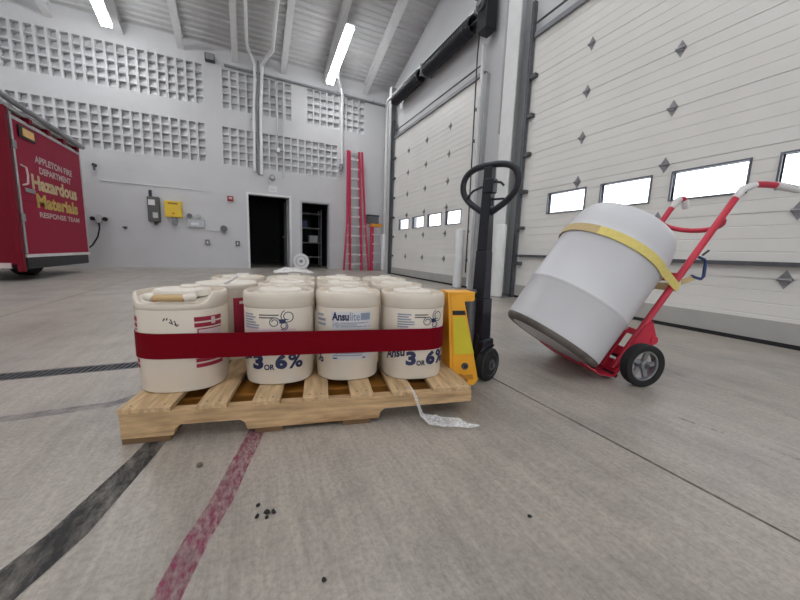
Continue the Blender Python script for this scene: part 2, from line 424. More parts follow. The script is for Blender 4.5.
def overhead(name, y0, y1, wins, hy, bar):
    d = struct(bpy.data.objects.new(name, None)); COL.objects.link(d)
    for k in range(7):
        ws = wins if k == 2 else None
        panel(y0, y1, k*PH + (0.03 if k == 0 else 0), (k+1)*PH, ws).build('panel', M_DOORP, d)
    MB().box((XD - .006, y0, 0.03), (XD, y1, 0.197)).build('bottom_rail', M_DOORB, d)
    MB().box((XD - .014, y0, 0.0), (XD + .04, y1, 0.034)).build('bottom_seal', M_RUB, d)
    for a, b, c, e in wins:
        f = MB(); fw = 0.015
        for q in (((a-fw, c-fw), (b+fw, c)), ((a-fw, e), (b+fw, e+fw)), ((a-fw, c), (a, e)), ((b, c), (b+fw, e))):
            f.box((XD - .012, q[0][0], q[0][1]), (XD + .05, q[1][0], q[1][1]))
        wf = f.build('window_frame', M_FRAME, d)
        MB().box((XD + .018, a, c), (XD + .024, b, e)).build('pane', M_GLASS, wf)
    for k in range(1, 7):
        for y in hy: h = obj('hinge', HM, d); h.location = (XD, y, k*PH)
        for y, s in ((y0 + .04, 1), (y1 - .04, -1)):
            MB().cbox((XD - .03, y, k*PH), (.06, .11, .05)).build('roller_bracket', M_GALVD, d)
    for s, y in ((1, y1 + .0), (-1, y0 - .0)):
        t = MB(); t.box((XD - .07, min(y, y + s*.05), 0), (XD - .06 + .045, max(y, y + s*.05), DZ + .45)); t.build('track', M_LIGHTP if s < 0 and not bar else M_GALVD, d)
        t = MB(); t.box((XD - .015, min(y, y + s*.11), 0), (XD + .06, max(y, y + s*.11), DZ)); t.build('jamb_angle', M_STEEL, d)
    MB().box((XD - .04, y0 - .05, DZ - .01), (XD + .06, y1 + .05, DZ + .05)).build('head_seal', M_STEELD, d)
    MB().tube([(XD - .03, y0, DZ + .17), (XD - .03, y1, DZ + .17)], 0.014, 8).build('lift_shaft', M_GALVD, d)
    if bar: MB().box((XD - .05, y0 + .03, .625), (XD - .002, y1 - .03, .66)).build('stiffener_bar', M_GALVD, d)
    return d
dw = lambda off, *ys: [(a, b, 1.235, 1.487) for a, b in ys]
W2 = dw(0, (2.86, 3.40), (2.13, 2.65), (1.39, 1.93), (.66, 1.20))
W1 = dw(0, (7.72, 8.30), (6.93, 7.51), (6.17, 6.74), (5.46, 5.98))
overhead('door_2', D2[0], D2[1], W2, (3.0 - .02, 2.02, 1.06), True)
overhead('door_1', D1[0], D1[1], W1, (7.85, 6.93, 5.98), False)

# ================================================================== STEEL AND SERVICES
# roof joists
for k, x in enumerate((-5.08, -3.84, -2.57, -1.33, -0.09, 1.15, 2.37, 3.62)):
    names = ['outermost left roof joist over the red truck', 'second roof joist from the left above the block screen', 'roof joist beside the left hanging light',
             'roof joist fourth from the left over the wall gap', 'roof joist just left of the twin wall conduits', 'roof joist just right of the twin wall conduits',
             'roof joist with the lit tube hanging under it', 'roof joist nearest the overhead doors']
    j = thing('roof_joist', 'pale painted steel ' + names[k], 'beam', (x, YB, 0), 0, 'roof joists')
    y1 = -2.0 - YB
    zt = lambda y: 5.86 + SLOPE*(-y) - 0.005
    def sb(a, b_, za, zb, y0=-0.01): # sloped box in local coords (y relative to the back wall)
        m = MB(); pts = []
        for yy in (y0, y1):
            for xx, zz in ((a, za), (b_, za), (b_, zb), (a, zb)): pts.append(m.v((xx, yy, zt(yy) + zz)))
        for q in ((3,2,1,0),(4,5,6,7),(0,1,5,4),(1,2,6,5),(2,3,7,6),(3,0,4,7)): m.f([pts[i] for i in q])
        return m
    sb(-.075, .075, -.285, -.268).build('bottom_chord', M_LIGHTP, j)
    sb(-.012, .012, -.268, -.19).build('chord_stem', M_LIGHTP, j)
    sb(-.06, .06, -.02, -.002).build('top_chord', M_LIGHTP, j)
    wb_ = MB(); yy = -0.05; up = False
    while yy > y1:
        za, zb = (-.25, -.02) if up else (-.02, -.25)
        wb_.bar((0, yy, zt(yy) + za), (0, yy - .3, zt(yy - .3) + zb), .025, .02, (1, 0, 0)); yy -= .3; up = not up
    wb_.build('web', M_LIGHTP, j)
# bridging rod across the joists
br = MB(); br.tube([(-5.1, 9.1, deck_z(9.1) - .15), (2.4, 9.1, deck_z(9.1) - .15)], .012, 6)
tag(br.build('bridging_rod', M_LIGHTP), 'thin steel bridging rod running across the roof joists', 'rod')

# fluorescent fixtures
def fixture(x, y0, y1, dz, label, group='fluorescent strip lights', skew=0):
    f = thing('strip_light', label, 'light', (x, y0, deck_z(y0) - dz), 0, group)
    L_ = y0 - y1; s = SLOPE if y0 > -2 else -SLOPE
    if y0 > -2 > y1: s = 0
    p0, p1 = Vector((0, 0, 0)), Vector((skew, -L_, L_*s))
    MB().bar(p0, p1, .21, .05).build('housing', M_LIGHTP, f)
    t = MB()
    t.bar(p0 + Vector((0, -.03, -.055)), p1 + Vector((0, .03, -.055)), .19, .055)
    t.build('diffuser', M_TUBE, f)
    for q in (0.08, 0.92):
        pp = p0.lerp(p1, q); top = deck_z(y0 - L_*q) - (deck_z(y0) - dz) 
        MB().tube([pp + Vector((0, 0, .02)), (pp.x, pp.y, top)], .006, 6).build('hanger', M_GALV, f)
fixture(2.36, 10.3, 8.55, .62, 'lit fluorescent strip light hanging beside the joists right of centre', skew=.1)
fixture(-2.66, 10.32, 8.4, .55, 'lit fluorescent strip light cut by the top edge at left')
for x in (-7.4, -2.66, 2.28):
    for y in ((10.3,) if x < -5 else ()) + (5.2, 0.4, -4.6):
        fixture(x, y, y - 2.3, .64, 'lit fluorescent strip light out of the frame overhead')

# horizontal pipe high on the back wall, with hangers
hp = thing('sprinkler_pipe', 'grey horizontal pipe running high along the block wall', 'pipe', (0, YB - .05, 5.40))
MB().tube([(-.36, 0, .03), (4.3, 0, -.04)], .036, 10).build('pipe_run', M_STEELD, hp)
for x in (0.1, 1.4, 2.7, 3.9): MB().tube([(x, .045, .05), (x, 0.0, .05), (x, -.04, .0)], .012, 6).build('hanger', M_STEEL, hp)
def pipe(name, label, cat, pts, r, m, extra=()):
    t = thing(name, label, cat, (pts[0][0], pts[0][1], 0)); o_ = Vector((pts[0][0], pts[0][1], 0))
    MB().tube([Vector(p) - o_ for p in pts], r, 10).build('pipe_run', m, t, 40)
    for z in extra: MB().cbox(Vector((pts[-1][0], pts[-1][1] + .028, z)) - o_, (r*3.4, .06, .05)).build('clamp', M_STEEL, t)
    return t
yw = YB - .06
pipe('conduit', 'left of the two thick white pipes dropping past the screen blocks', 'pipe', [(.16, 8.6, deck_z(8.6) - .3), (.2, 10.2, deck_z(10.2) - .3), (.26, 10.5, 5.75), (.38, yw - .08, 5.6), (.39, yw - .08, 5.2), (.34, yw, 4.5), (.32, yw, 2.78)], .038, M_LIGHTP, (3.0, 4.2))
pipe('conduit', 'right of the two thick white pipes dropping past the screen blocks', 'pipe', [(.85, 8.6, deck_z(8.6) - .3), (.82, 10.2, deck_z(10.2) - .3), (.7, 10.5, 5.75), (.58, yw - .08, 5.6), (.56, yw - .08, 5.2), (.52, yw, 4.5), (.5, yw, 2.72)], .045, M_LIGHTP, (3.0, 4.2))
pipe('conduit', 'dark grey pipe between the two thick white pipes', 'pipe', [(.475, yw - .08, 5.7), (.475, yw - .08, 5.2), (.425, yw, 4.5), (.41, yw, 2.74)], .028, M_STEELD, (3.6,))
pipe('conduit', 'thin conduit ending at a small junction box in the blocks', 'pipe', [(.92, yw, 5.36), (.96, yw, 3.55)], .018, M_STEEL)
jb = thing('junction_box', 'small junction box ending the thin conduit among blocks', 'box', (.965, yw, 3.46)); MB().cbox((0, .0, 0), (.1, .1, .14)).build('box_body', M_STEEL, jb, bevel=.008); MB().cbox((0, -.055, 0), (.08, .01, .11)).build('cover', M_LIGHTP, jb)
pipe('conduit', 'long thin conduit right of the junction box', 'pipe', [(1.13, yw, 5.36), (1.1, yw, 2.7)], .018, M_STEEL)
pipe('conduit', 'white elbowed pipe dropping between the right-hand block fields', 'pipe', [(2.52, 9.9, 5.75), (2.6, 10.3, 5.62), (2.8, yw - .1, 5.52), (2.86, yw - .08, 5.3), (2.86, yw, 4.9), (2.88, yw, 3.3)], .045, M_LIGHTP, (3.5, 4.6))
vb = thing('valve_box', 'small grey fitting at the foot of the elbowed pipe', 'fitting', (2.84, yw, 3.12)); MB().cyl((0, -.04, .0), (0, -.04, .2), .06, 12).build('fitting_body', M_STEELD, vb); MB().cyl((-.08, -.04, .1), (.08, -.04, .1), .025, 10).build('stub', M_STEELD, vb)
hb = thing('horn', 'small round grey horn below the twin pipes', 'horn', (.79, YB, 2.68)); MB().cyl((0, -.08, 0), (0, 0, 0), .08, 16).build('horn_body', M_STEELD, hb); MB().cyl((0, -.1, 0), (0, -.08, 0), .05, 16).build('horn_face', M_STEEL, hb)
pipe('conduit', 'white vertical pipe in the corner beside the short ladder', 'pipe', [(4.36, yw - .06, 5.5), (4.37, yw - .06, 0.0)], .05, M_LIGHTP, (1.5, 4.0))
sp = thing('wall_speaker', 'small black speaker at the top of the wall gap', 'speaker', (-.67, YB, 5.5)); MB().box((-.13, -.14, -.08), (.1, 0, .1)).build('speaker_body', M_BLACK, sp, bevel=.01); MB().box((-.11, -.15, -.06), (.08, -.14, .08)).build('grille', M_STEELD, sp)

# steel column between the doors
sc = thing('steel_column', 'pale grey steel column standing between the two overhead doors', 'column', (XD, 4.16, 0))
MB().box((-.18, -.13, 0), (-.157, .13, 9.3)).build('inner_flange', M_LIGHTP, sc)
MB().box((-.157, -.008, 0), (.035, .008, 9.3)).build('web', M_STEEL, sc)
MB().box((.035, -.15, 0), (.058, .15, 9.3)).build('outer_flange', M_STEEL, sc)
MB().box((-.19, -.15, 0), (.05, .16, .02)).build('base_plate', M_STEELD, sc)
MB().tube([(.0, .36, 2.6), (.0, .36, 9)], .022, 8).build('conduit', M_STEEL, sc)
cc = thing('corner_column', 'dark grey steel column in the corner beyond the far door', 'column', (XD, 8.95, 0))
MB().box((-.12, -.16, 0), (-.1, -.0, 5.0)).build('flange', M_STEEL, cc); MB().box((-.1, -.09, 0), (.05, -.07, 5.0)).build('web', M_STEELD, cc)

# counterbalance spring over the far door
sg_ = thing('torsion_spring', 'black coiled counterbalance spring shaft above the far overhead door', 'spring', (XD - .14, 5.0, 4.54))
MB().tube([(0, 0, 0), (0, 3.75, 0)], .02, 8).build('shaft', M_GALVD, sg_)
for y0, y1 in ((0.22, 1.85), (2.1, 3.5)):
    pts = []; n = int((y1 - y0)/.055)*10
    for i in range(n + 1): a = 2*PI*i/10; pts.append((.115*math.cos(a), y0 + (y1 - y0)*i/n, .115*math.sin(a)))
    MB().tube(pts, .028, 6).build('spring_coil', M_NAVY, sg_, 60)
MB().cyl((0, 1.9, 0), (0, 1.97, 0), .05, 12).build('collar', M_GALV, sg_)
MB().box((-.1, 1.93, -.1), (.19, 1.95, .14)).build('centre_bracket', M_STEELD, sg_)
MB().box((-.02, .2, .16), (.19, 4.0, .20)).build('mounting_angle', M_LIGHTP, sg_)
ho = thing('hoist_operator', 'black door hoist with sprocket at the top of the column', 'hoist', (XD - .1, 4.86, 4.5))
MB().box((-.14, -.12, -.28), (.08, .12, .75)).build('gear_case', M_BLACK, ho, bevel=.01)
MB().cyl((-.17, .02, .12), (-.14, .02, .12), .11, 20).build('sprocket', M_GALVD, ho)
MB().cyl((-.2, .02, .12), (-.17, .02, .12), .05, 14).build('sprocket_hub', M_GALV, ho)
MB().cyl((-.16, .0, .42), (-.14, .0, .42), .07, 16).build('pulley', M_GALVD, ho)
MB().box((-.1, .14, .32), (.02, .26, .95)).build('motor_cover', mat('motor_red', (150, 60, 52), .5), ho)
MB().tube([(-.1, .08, -.28), (-.1, .1, -.6), (-.08, .09, -3.4), (-.08, .09, -4.2)], .012, 6).build('pull_chain', M_BLACK, ho)
tb = MB(); tb.tube([(XD - .1, 5.2, 4.98), (3.1, 7.2, deck_z(7.2) - .3)], .03, 6)
tag(tb.build('brace_tube', M_STEELD), 'thin dark brace running from the hoist up to the ceiling', 'brace')
pipe('conduit', 'thin white pipe beside the right edge of the far door', 'pipe', [(XD - .1, 4.97, 3.3), (XD - .1, 4.97, .05)], .03, M_LIGHTP)

# bollards
def bollard(x, y, r, h, label):
    b = thing('bollard', label, 'bollard', (x, y, 0), 0, 'white door bollards')
    t = MB(); t.lathe([(r, 0), (r, h - .02), (r*.95, h - .005), (r*.8, h), (r*.3, h + .006)], 24); t.build('post', M_LIGHTP, b, 40)
    t = MB(); t.lathe([(r + .012, 0), (r + .012, .012), (r, .014)], 24); t.build('base_ring', M_STEELD, b, 40)
bollard(3.62, 5.19, .085, 1.08, 'grey steel bollard beside the far overhead door')
bollard(3.52, 3.98, .085, 1.10, 'white steel bollard beside the pallet jack handle and near door')

# ================================================================== THINGS ON THE BACK WALL
k = thing('charger_box', 'tall dark grey electrical box mounted left of the yellow cabinet', 'box', (-2.13, YB, 1.2))
MB().box((-.13, -.14, 0), (.13, 0, .64)).build('box_body', mat('box_grey', (82, 82, 80), .5), k, bevel=.02)
MB().box((-.1, -.15, .42), (.04, -.14, .56)).build('upper_label', M_WHITE, k); MB().box((-.02, -.15, .1), (.09, -.14, .24)).build('lower_label', M_STEEL, k)
MB().tube([(-.06, -.07, .64), (-.06, -.07, .72), (-.06, -.05, .8)], .035, 8).build('top_gland', M_BLACK, k); MB().cyl((.02, -.07, 0), (.02, -.07, -.07), .04, 10).build('bottom_gland', M_BLACK, k)
k = thing('wall_cabinet', 'small yellow cabinet on the white block wall', 'cabinet', (-1.70, YB, 1.35))
MB().box((-.19, -.13, .0), (.19, 0, .42)).build('cabinet_body', M_YBOX, k, bevel=.012)
MB().box((-.17, -.14, .03), (.17, -.13, .39)).build('door_panel', M_YBOX, k)
MB().box((-.11, -.144, .33), (.11, -.14, .375)).build('header_label', mat('header_brown', (150, 110, 30), .5), k)
MB().box((-.02, -.146, .08), (.03, -.14, .12)).build('latch', mat('latch_orange', (190, 90, 30), .5), k)
MB().box((.1, -.144, .2), (.15, -.14, .27)).build('side_label', M_AMBER, k)
MB().box((-.05, -.09, -.2), (.06, -.01, 0)).build('lower_fitting', M_STEELD, k)
k = thing('wall_outlet_bar', 'aluminium outlet bar with two round fittings right of the yellow cabinet', 'outlet', (-1.2, YB, 1.12))
MB().box((-.2, -.07, 0), (.2, 0, .2)).build('bar_body', M_GALV, k, bevel=.01)
for x in (-.15, .06): MB().cyl((x, -.06, .3), (x, 0, .3), .06, 14).build('round_fitting', M_STEEL if x > 0 else M_GALVD, k)
MB().box((-.12, -.075, .05), (.06, -.07, .12)).build('plate', M_WHITE, k)
for nm, lb, cat, x, z, r, m in (('wall_switch', 'small grey switch plate low on the wall under the outlet bar', 'switch', -.95, .72, .06, M_STEELD), ('wall_switch', 'small dark switch box low beside the first doorway', 'switch', -.19, .72, .055, M_GALVD)):
    k = thing(nm, lb, cat, (x, YB, z)); MB().box((-r, -.05, -r*1.3), (r, 0, r*1.3)).build('plate', m, k, bevel=.008); MB().box((-.015, -.065, -.03), (.015, -.05, .03)).build('toggle', M_LIGHTP, k)
k = thing('wall_bell', 'dark round bell on the wall left of the doorways', 'bell', (-.53, YB, 1.12)); MB().cyl((0, -.08, 0), (0, 0, 0), .09, 18).build('bell_dome', M_GALVD, k); MB().box((-.05, -.06, -.13), (.05, 0, -.07)).build('bell_box', M_STEELD, k)
k = thing('fire_alarm', 'small red fire alarm strobe left of the doorway', 'alarm', (-.335, YB, 1.97)); MB().box((-.075, -.06, -.07), (.075, 0, .07)).build('alarm_body', M_ALARM, k, bevel=.008); MB().box((-.04, -.075, -.02), (.05, -.06, .035)).build('strobe_lens', M_SILV, k)
k = thing('door_sign', 'white square sign above the wider dark doorway', 'sign', (.80, YB, 2.36)); MB().box((-.12, -.02, -.09), (.12, 0, .09)).build('sign_plate', M_WHITE, k); MB().box((-.08, -.022, -.03), (.06, -.02, -.015)).build('sign_print', M_STEEL, k)
k = thing('hose_outlet', 'twin black air outlet with pipe tee on the wall beside the truck', 'outlet', (-3.28, YB, 1.2))
for s in (-1, 1): MB().cyl((s*.12, -.08, 0), (s*.12, -.02, 0), .05, 14).build('outlet_cap', M_BLACK, k)
MB().box((-.05, -.07, -.1), (.05, 0, .1)).build('tee_body', M_STEEL, k, bevel=.01)
MB().tube([(-.14, -.05, 0), (.14, -.05, 0)], .02, 8).build('tee_pipe', M_STEEL, k)
MB().tube([(0, -.06, -.1), (0, -.07, -.25), (-.04, -.1, -.45), (-.14, -.14, -.65), (-.3, -.2, -.82), (-.42, -.25, -.88)], .018, 8).build('hose', M_RUB, k, 60)
k = thing('wall_hook', 'small dark hook high on the wall beside the truck', 'hook', (-3.27, YB, 2.48)); MB().cyl((0, -.09, 0), (0, 0, 0), .04, 10).build('hook_base', M_BLACK, k); MB().tube([(0, -.08, 0), (0, -.09, -.06), (0, -.06, -.12)], .02, 8).build('hook_arm', M_GALVD, k)
k = thing('wall_tap', 'tiny dark tap on the wall left of the electrical box', 'tap', (-2.77, YB, 1.02)); MB().cyl((0, -.07, 0), (0, 0, 0), .03, 10).build('tap_body', M_BLACK, k); MB().cyl((-.05, -.06, .01), (.05, -.06, .01), .014, 8).build('tap_handle', M_GALVD, k)
for z, x0, x1, lb in ((2.14, -3.2, -1.0, 'thin surface conduit running along the wall above the boxes'), (1.08, -1.0, -.6, 'short thin conduit joining the outlet bar and round bell')):
    m_ = MB(); m_.tube([(x0, YB - .012, z), (x1, YB - .012, z - .02)], .009, 6); tag(m_.build('surface_conduit', M_LIGHTP), lb, 'conduit')

# extension ladder leaning in the corner
ld = thing('extension_ladder', 'tall red fibreglass extension ladder leaning against the block wall', 'ladder', (3.2, 10.3, 0))
def lp(x, z, dy=0): return (x - 3.2, .45*z/3.8 + dy, z)
for x0, x1 in ((3.03, 3.10), (3.42, 3.42)): MB().bar(lp(x0, 0), lp(x1, 3.75), .065, .085, (0, 1, 0)).build('rail', M_LADR, ld)
for x0, x1, x2 in ((2.80, 2.95, 3.03), (3.62, 3.55, 3.50)):
    MB().bar(lp(x0, 0, -.1), lp(x1, 1.5, -.07), .05, .06, (0, 1, 0)).build('outrigger', M_LADR, ld)
    MB().bar(lp(x1, 1.5, -.07), lp(x2, 3.75, -.06), .05, .06, (0, 1, 0)).build('outer_rail', M_LADR, ld)
for i in range(12):
    z = .2 + .3*i
    MB().bar(lp(3.04 + .005*i, z), lp(3.41, z), .06, .05).build('rung', M_WHITE, ld)
    if z < 1.5: 
        MB().bar(lp(2.80 + .1*z, z, -.1), lp(3.0, z + .02, -.02), .035, .025).build('side_rung', M_WHITE, ld)
        MB().bar(lp(3.45, z + .02, -.02), lp(3.62 - .05*z, z, -.1), .035, .025).build('side_rung', M_WHITE, ld)
MB().bar(lp(3.12, .15, .03), lp(3.16, 3.7, .03), .03, .04, (0, 1, 0)).build('fly_rail', M_ALU, ld); MB().bar(lp(3.36, .15, .03), lp(3.36, 3.7, .03), .03, .04, (0, 1, 0)).build('fly_rail', M_ALU, ld)
MB().cbox(lp(3.27, 3.66, .02), (.3, .05, .1)).build('top_guard', M_ALU, ld)
# step ladder
sl = thing('step_ladder', 'short red step ladder with orange top cap in the corner', 'ladder', (3.9, 10.25, 0))
for x0, x1 in ((-.22, -.13), (-.10, -.07)): MB().bar((x0, -.1 if x0 < -.2 else .1, 0), (x1, .2, 1.45), .055, .07, (0, 1, 0)).build('rail', M_LADR, sl)
MB().bar((.24, .1, 0), (.18, .2, 1.45), .03, .05, (0, 1, 0)).build('rail', M_ALU, sl)
MB().box((-.15, .1, 1.42), (.23, .32, 1.52)).build('top_cap', M_ORNG, sl, bevel=.01)
for i in range(4): MB().box((-.1, .08, .25 + .3*i), (.23, .2, .285 + .3*i)).build('step', M_WHITE, sl)
MB().bar((-.1, .12, .02), (.22, .12, .28), .02, .02).build('brace', M_ALU, sl)
k = thing('equipment_bin', 'dark box on the wall above the short step ladder', 'box', (3.92, YB, 1.5)); MB().box((-.2, -.2, .05), (.2, 0, .32)).build('bin_body', M_GALVD, k, bevel=.01); MB().box((-.21, -.21, .28), (.21, 0, .33)).build('bin_lid', M_BLACK, k)
k = thing('standing_tube', 'white standing tube beside the short step ladder', 'tube', (4.07, 10.05, 0)); t = MB(); t.lathe([(.07, 0), (.07, 1.17), (.062, 1.18), (.055, 1.18), (.055, 1.12)], 20); t.build('tube_body', M_LIGHTP, k, 40); t = MB(); t.lathe([(.075, 0), (.075, .03), (.07, .03)], 20); t.build('tube_foot', M_STEEL, k, 40)
# reel leaning by doorway
k = thing('cable_reel', 'round white reel leaning between the two dark doorways', 'reel', (1.56, 10.62, .24))
k.rotation_euler = (math.radians(80), 0, math.radians(-6))
for z in (-.05, .05):
    t = MB(); t.lathe([(.03, z - .008), (.2, z - .008), (.235, z - .012), (.24, z), (.235, z + .012), (.2, z + .008), (.03, z + .008)], 36, False, False); t.build('flange', M_WHITE, k, 40)
    t = MB(); t.lathe([(.13, z + math.copysign(.0115, z) - .002), (.13, z + math.copysign(.0115, z) + .002), (.165, z + math.copysign(.0115, z) + .002), (.165, z + math.copysign(.0115, z) - .002)], 36, False, False); t.build('groove_ring', M_STEEL, k, 40)
t = MB(); t.lathe([(.12, -.05), (.12, .05)], 28); t.build('drum_core', M_STEEL, k, 40)
t = MB(); t.lathe([(.05, -.066), (.05, .075), (.03, .08)], 18); t.build('hub', M_STEELD, k, 40)

# ================================================================== HAZMAT TRUCK
tk = thing('response_truck', 'dark red hazardous materials response truck at the left edge', 'truck', (-3.05, 6.9, 0))
def tb_(name, a, b, m, bev=None, par=None): return MB().box(a, b).build(name, m, par or tk, bevel=bev)
LEN = 2.42
tb_('body', (-2.5, 0, .25), (-.03, LEN, 2.5), M_TREDD, .02)
sd = tb_('side_door', (-.03, .16, .40), (0.012, LEN - .04, 2.42), M_TRED, .006)
tb_('roof_cap', (-2.52, -.02, 2.5), (.02, LEN + .02, 2.56), M_STEEL, .01)
t = MB(); t.tube([(.05, -.2, 2.62), (.05, LEN + .05, 2.56)], .045, 10); t.build('awning_tube', M_GALV, tk, 40)
for y in (.6, 1.15, 1.7, 2.25): tb_('awning_bracket', (-.03, y - .05, 2.42), (.05, y + .05, 2.5), M_TREDD)
tb_('corner_post', (-.04, -.02, .15), (.03, .07, 2.5), M_TREDD, .006)
tb_('door_edge_strip', (0, .10, .42), (.03, .15, 2.46), M_ALU)
tb_('door_top_strip', (0.0, .15, 2.38), (.022, LEN - .02, 2.43), M_STEEL)
tb_('door_end_strip', (.0, LEN - .05, .42), (.02, LEN - .01, 2.42), M_STEEL)
tb_('door_sill_strip', (0, .1, .36), (.03, LEN - .02, .41), M_WHITE)
tb_('running_board', (-.3, .12, .18), (.02, LEN - .08, .36), M_BLACK, .02)
tb_('rear_skirt', (-2.4, -.03, .2), (-.1, 0, .28), M_SILV)
tb_('panel_seam', (.008, .16, 1.22), (.014, LEN - .05, 1.232), M_TREDD)
al = tb_('marker_light', (.012, .3, 2.16), (.04, .72, 2.34), M_BLACK, .01); tb_('marker_lens', (.04, .36, 2.19), (.052, .66, 2.31), M_AMBER, .005, al)
for z in (.9, 1.95): tb_('latch_bar', (.012, .08, z), (.05, .16, z + .12), M_GALV, .008)
t = MB(); t.tube([(.012, .26, 1.75), (.06, .3, 1.72), (.07, .3, 1.6), (.06, .3, 1.48), (.012, .26, 1.45)], .014, 8); t.build('grab_handle', M_SILV, tk, 60)
tb_('door_latch', (.012, .3, 1.36), (.03, .56, 1.42), M_GALV, .006)
wh = MB(); wh.T = Matrix.Translation((-1.9, 1.4, .38)) @ Matrix.Rotation(PI/2, 4, 'Y'); wh.lathe([(.2, -.12), (.36, -.12), (.38, -.09), (.38, .09), (.36, .12), (.2, .12)], 28); wh.build('wheel', M_RUB, tk, 40)
wh = MB(); wh.T = Matrix.Translation((-.55, 1.4, .38)) @ Matrix.Rotation(PI/2, 4, 'Y'); wh.lathe([(.2, -.12), (.36, -.12), (.38, -.09), (.38, .09), (.36, .12), (.2, .12)], 28); wh.build('wheel', M_RUB, tk, 40)
def tl(body, y0, y1, z, h, m, bold=.02): text_obj('lettering', body, y1 - y0, h, lambda u, v: (.0145, y0 - 6.9 + u, z + v), m, tk, bold)
tl('APPLETON FIRE', 7.58, 8.86, 1.87, .115, M_SILV, .03); tl('DEPARTMENT', 7.68, 8.78, 1.71, .11, M_SILV, .03)
tl('Hazardous', 7.42, 8.98, 1.43, .24, M_GOLDS, .045); tl('Materials', 7.50, 8.96, 1.15, .23, M_GOLD, .045); tl('RESPONSE TEAM', 7.54, 8.98, 1.0, .09, M_SILV, .03)

# ================================================================== TRENCH DRAIN AND MARKS ON THE FLOOR
td = thing('trench_drain', 'dark slotted trench drain grate crossing the floor behind the pallet', 'drain', (-4, 2.11, 0))
MB().box((-.84, -.053, -.012), (5.14, -.043, -.001)).build('frame', M_GALVD, td); MB().box((-.84, .043, -.012), (5.14, .053, -.001)).build('frame', M_GALVD, td)
gb = MB()
for i in range(240):
    x = -.83 + i*.0248; gb.bar((x, -.045, -.006), (x + .018, .045, -.006), .011, .01)
gb = gb.build('grate_bars', M_GALVD, td); gb['kind'] = 'stuff'

def stripe(name, label, pts, wid, m, cat='paint mark', z=.0012):
    pts = [Vector((x, y, z)) for x, y in pts]; mb = MB(); A = []; B = []
    for i, p in enumerate(pts):
        d = (pts[min(i+1, len(pts)-1)] - pts[max(0, i-1)]).normalized(); n = Vector((-d.y, d.x, 0)); wv = wid[i] if isinstance(wid, list) else wid
        A.append(mb.v(p + n*wv/2)); B.append(mb.v(p - n*wv/2))
    for i in range(len(pts) - 1): mb.f([A[i], B[i], B[i+1], A[i+1]])
    return tag(mb.build(name, m), label, cat)
M_MR = mat('worn_red_paint', (138, 48, 84), .6, var=.2, scale=25, alpha=(.36, 55, .26, .78), pos=True, stretch=(1.5, .6, 1))
M_MB = mat('black_tyre_mark', (40, 39, 40), .75, var=.2, scale=14, alpha=(.26, 9, .34, .85), pos=True, stretch=(2.5, .8, 1))
M_MBL = mat('worn_blue_paint', (82, 92, 112), .6, var=.2, scale=20, alpha=(.3, 6, .35, .62), pos=True)
M_MBF = mat('faint_blue_paint', (120, 130, 152), .6, var=.2, scale=20, alpha=(.4, 6, .4, .35), pos=True)
M_MW = mat('pale_scuff', (190, 188, 182), .6, var=.1, scale=20, alpha=(.42, 18, .25, .7), pos=True)
stripe('paint_stripe', 'worn magenta paint stripe on the floor in front of the pallet', [(-.175, .55), (-.15, .64), (-.115, .76), (-.075, .86), (-.03, 1.02), (.0, 1.12), (.05, 1.3)], .055, M_MR)
stripe('tyre_mark', 'broad black scuff band on the floor at lower left', [(-.53, .55), (-.43, .77), (-.375, .88), (-.30, 1.15), (-.27, 1.28)], [.09, .09, .085, .065, .06], M_MB, 'tyre mark')
stripe('paint_stripe', 'worn blue paint band on the floor left of the pallet', [(-1.8, 1.63), (-.8, 1.59), (-.5, 1.60), (-.42, 1.66), (-.34, 1.78)], .055, M_MBL)
stripe('paint_stripe', 'faint blue paint band on the floor beside the near door', [(2.02, .2), (2.2, .75), (2.3, 1.4)], .06, M_MBF)
stripe('scuff_streak', 'pale curved scuff streak on the far floor near the truck', [(-2.1, 4.9), (-1.83, 5.02), (-1.5, 5.2), (-1.2, 5.4)], .03, M_MW, 'scuff')
stripe('scuff_streak', 'pale straight scuff on the floor right of the slab joint', [(1.6, .68), (1.63, .5), (1.66, .3)], .02, M_MW, 'scuff')
# crumbs of grit
gm = []
for s_ in range(3):
    b_ = bmesh.new(); bmesh.ops.create_icosphere(b_, subdivisions=1, radius=1)
    for v in b_.verts: v.co *= random.uniform(.7, 1.25)
    me = bpy.data.meshes.new('grit'); b_.to_mesh(me); b_.free(); me.materials.append(M_RUB); gm.append(me)
gmb = gm[0].copy(); gmb.materials.clear(); gmb.materials.append(mat('brown_crumb', (104, 92, 80), .8))
gl = ['dark grit crumb furthest left of the small cluster', 'dark grit crumb at the front left of the small cluster', 'dark grit crumb in the middle of the small cluster', 'dark grit crumb lowest of the small cluster', 'dark grit crumb furthest right of the small cluster', 'brown crumb alone on the floor below the pallet notch', 'dark crumb alone at the bottom edge of the floor', 'tiny dark chip alone on the right foreground floor']
for i, (x, y, r) in enumerate(((.010, .812, .008), (.006, .775, .0075), (.028, .780, .0095), (.027, .764, .007), (.043, .776, .0075), (-.14, 1.04, .013), (.12, .56, .007), (.62, .52, .006))):
    o_ = obj('grit', gm[i % 3] if i != 5 else gmb); o_.location = (x, y, r*.45); o_.scale = (r, r*.8, r*.5); o_.rotation_euler.z = i*1.3; tag(o_, gl[i], 'grit', 'grit on the floor')

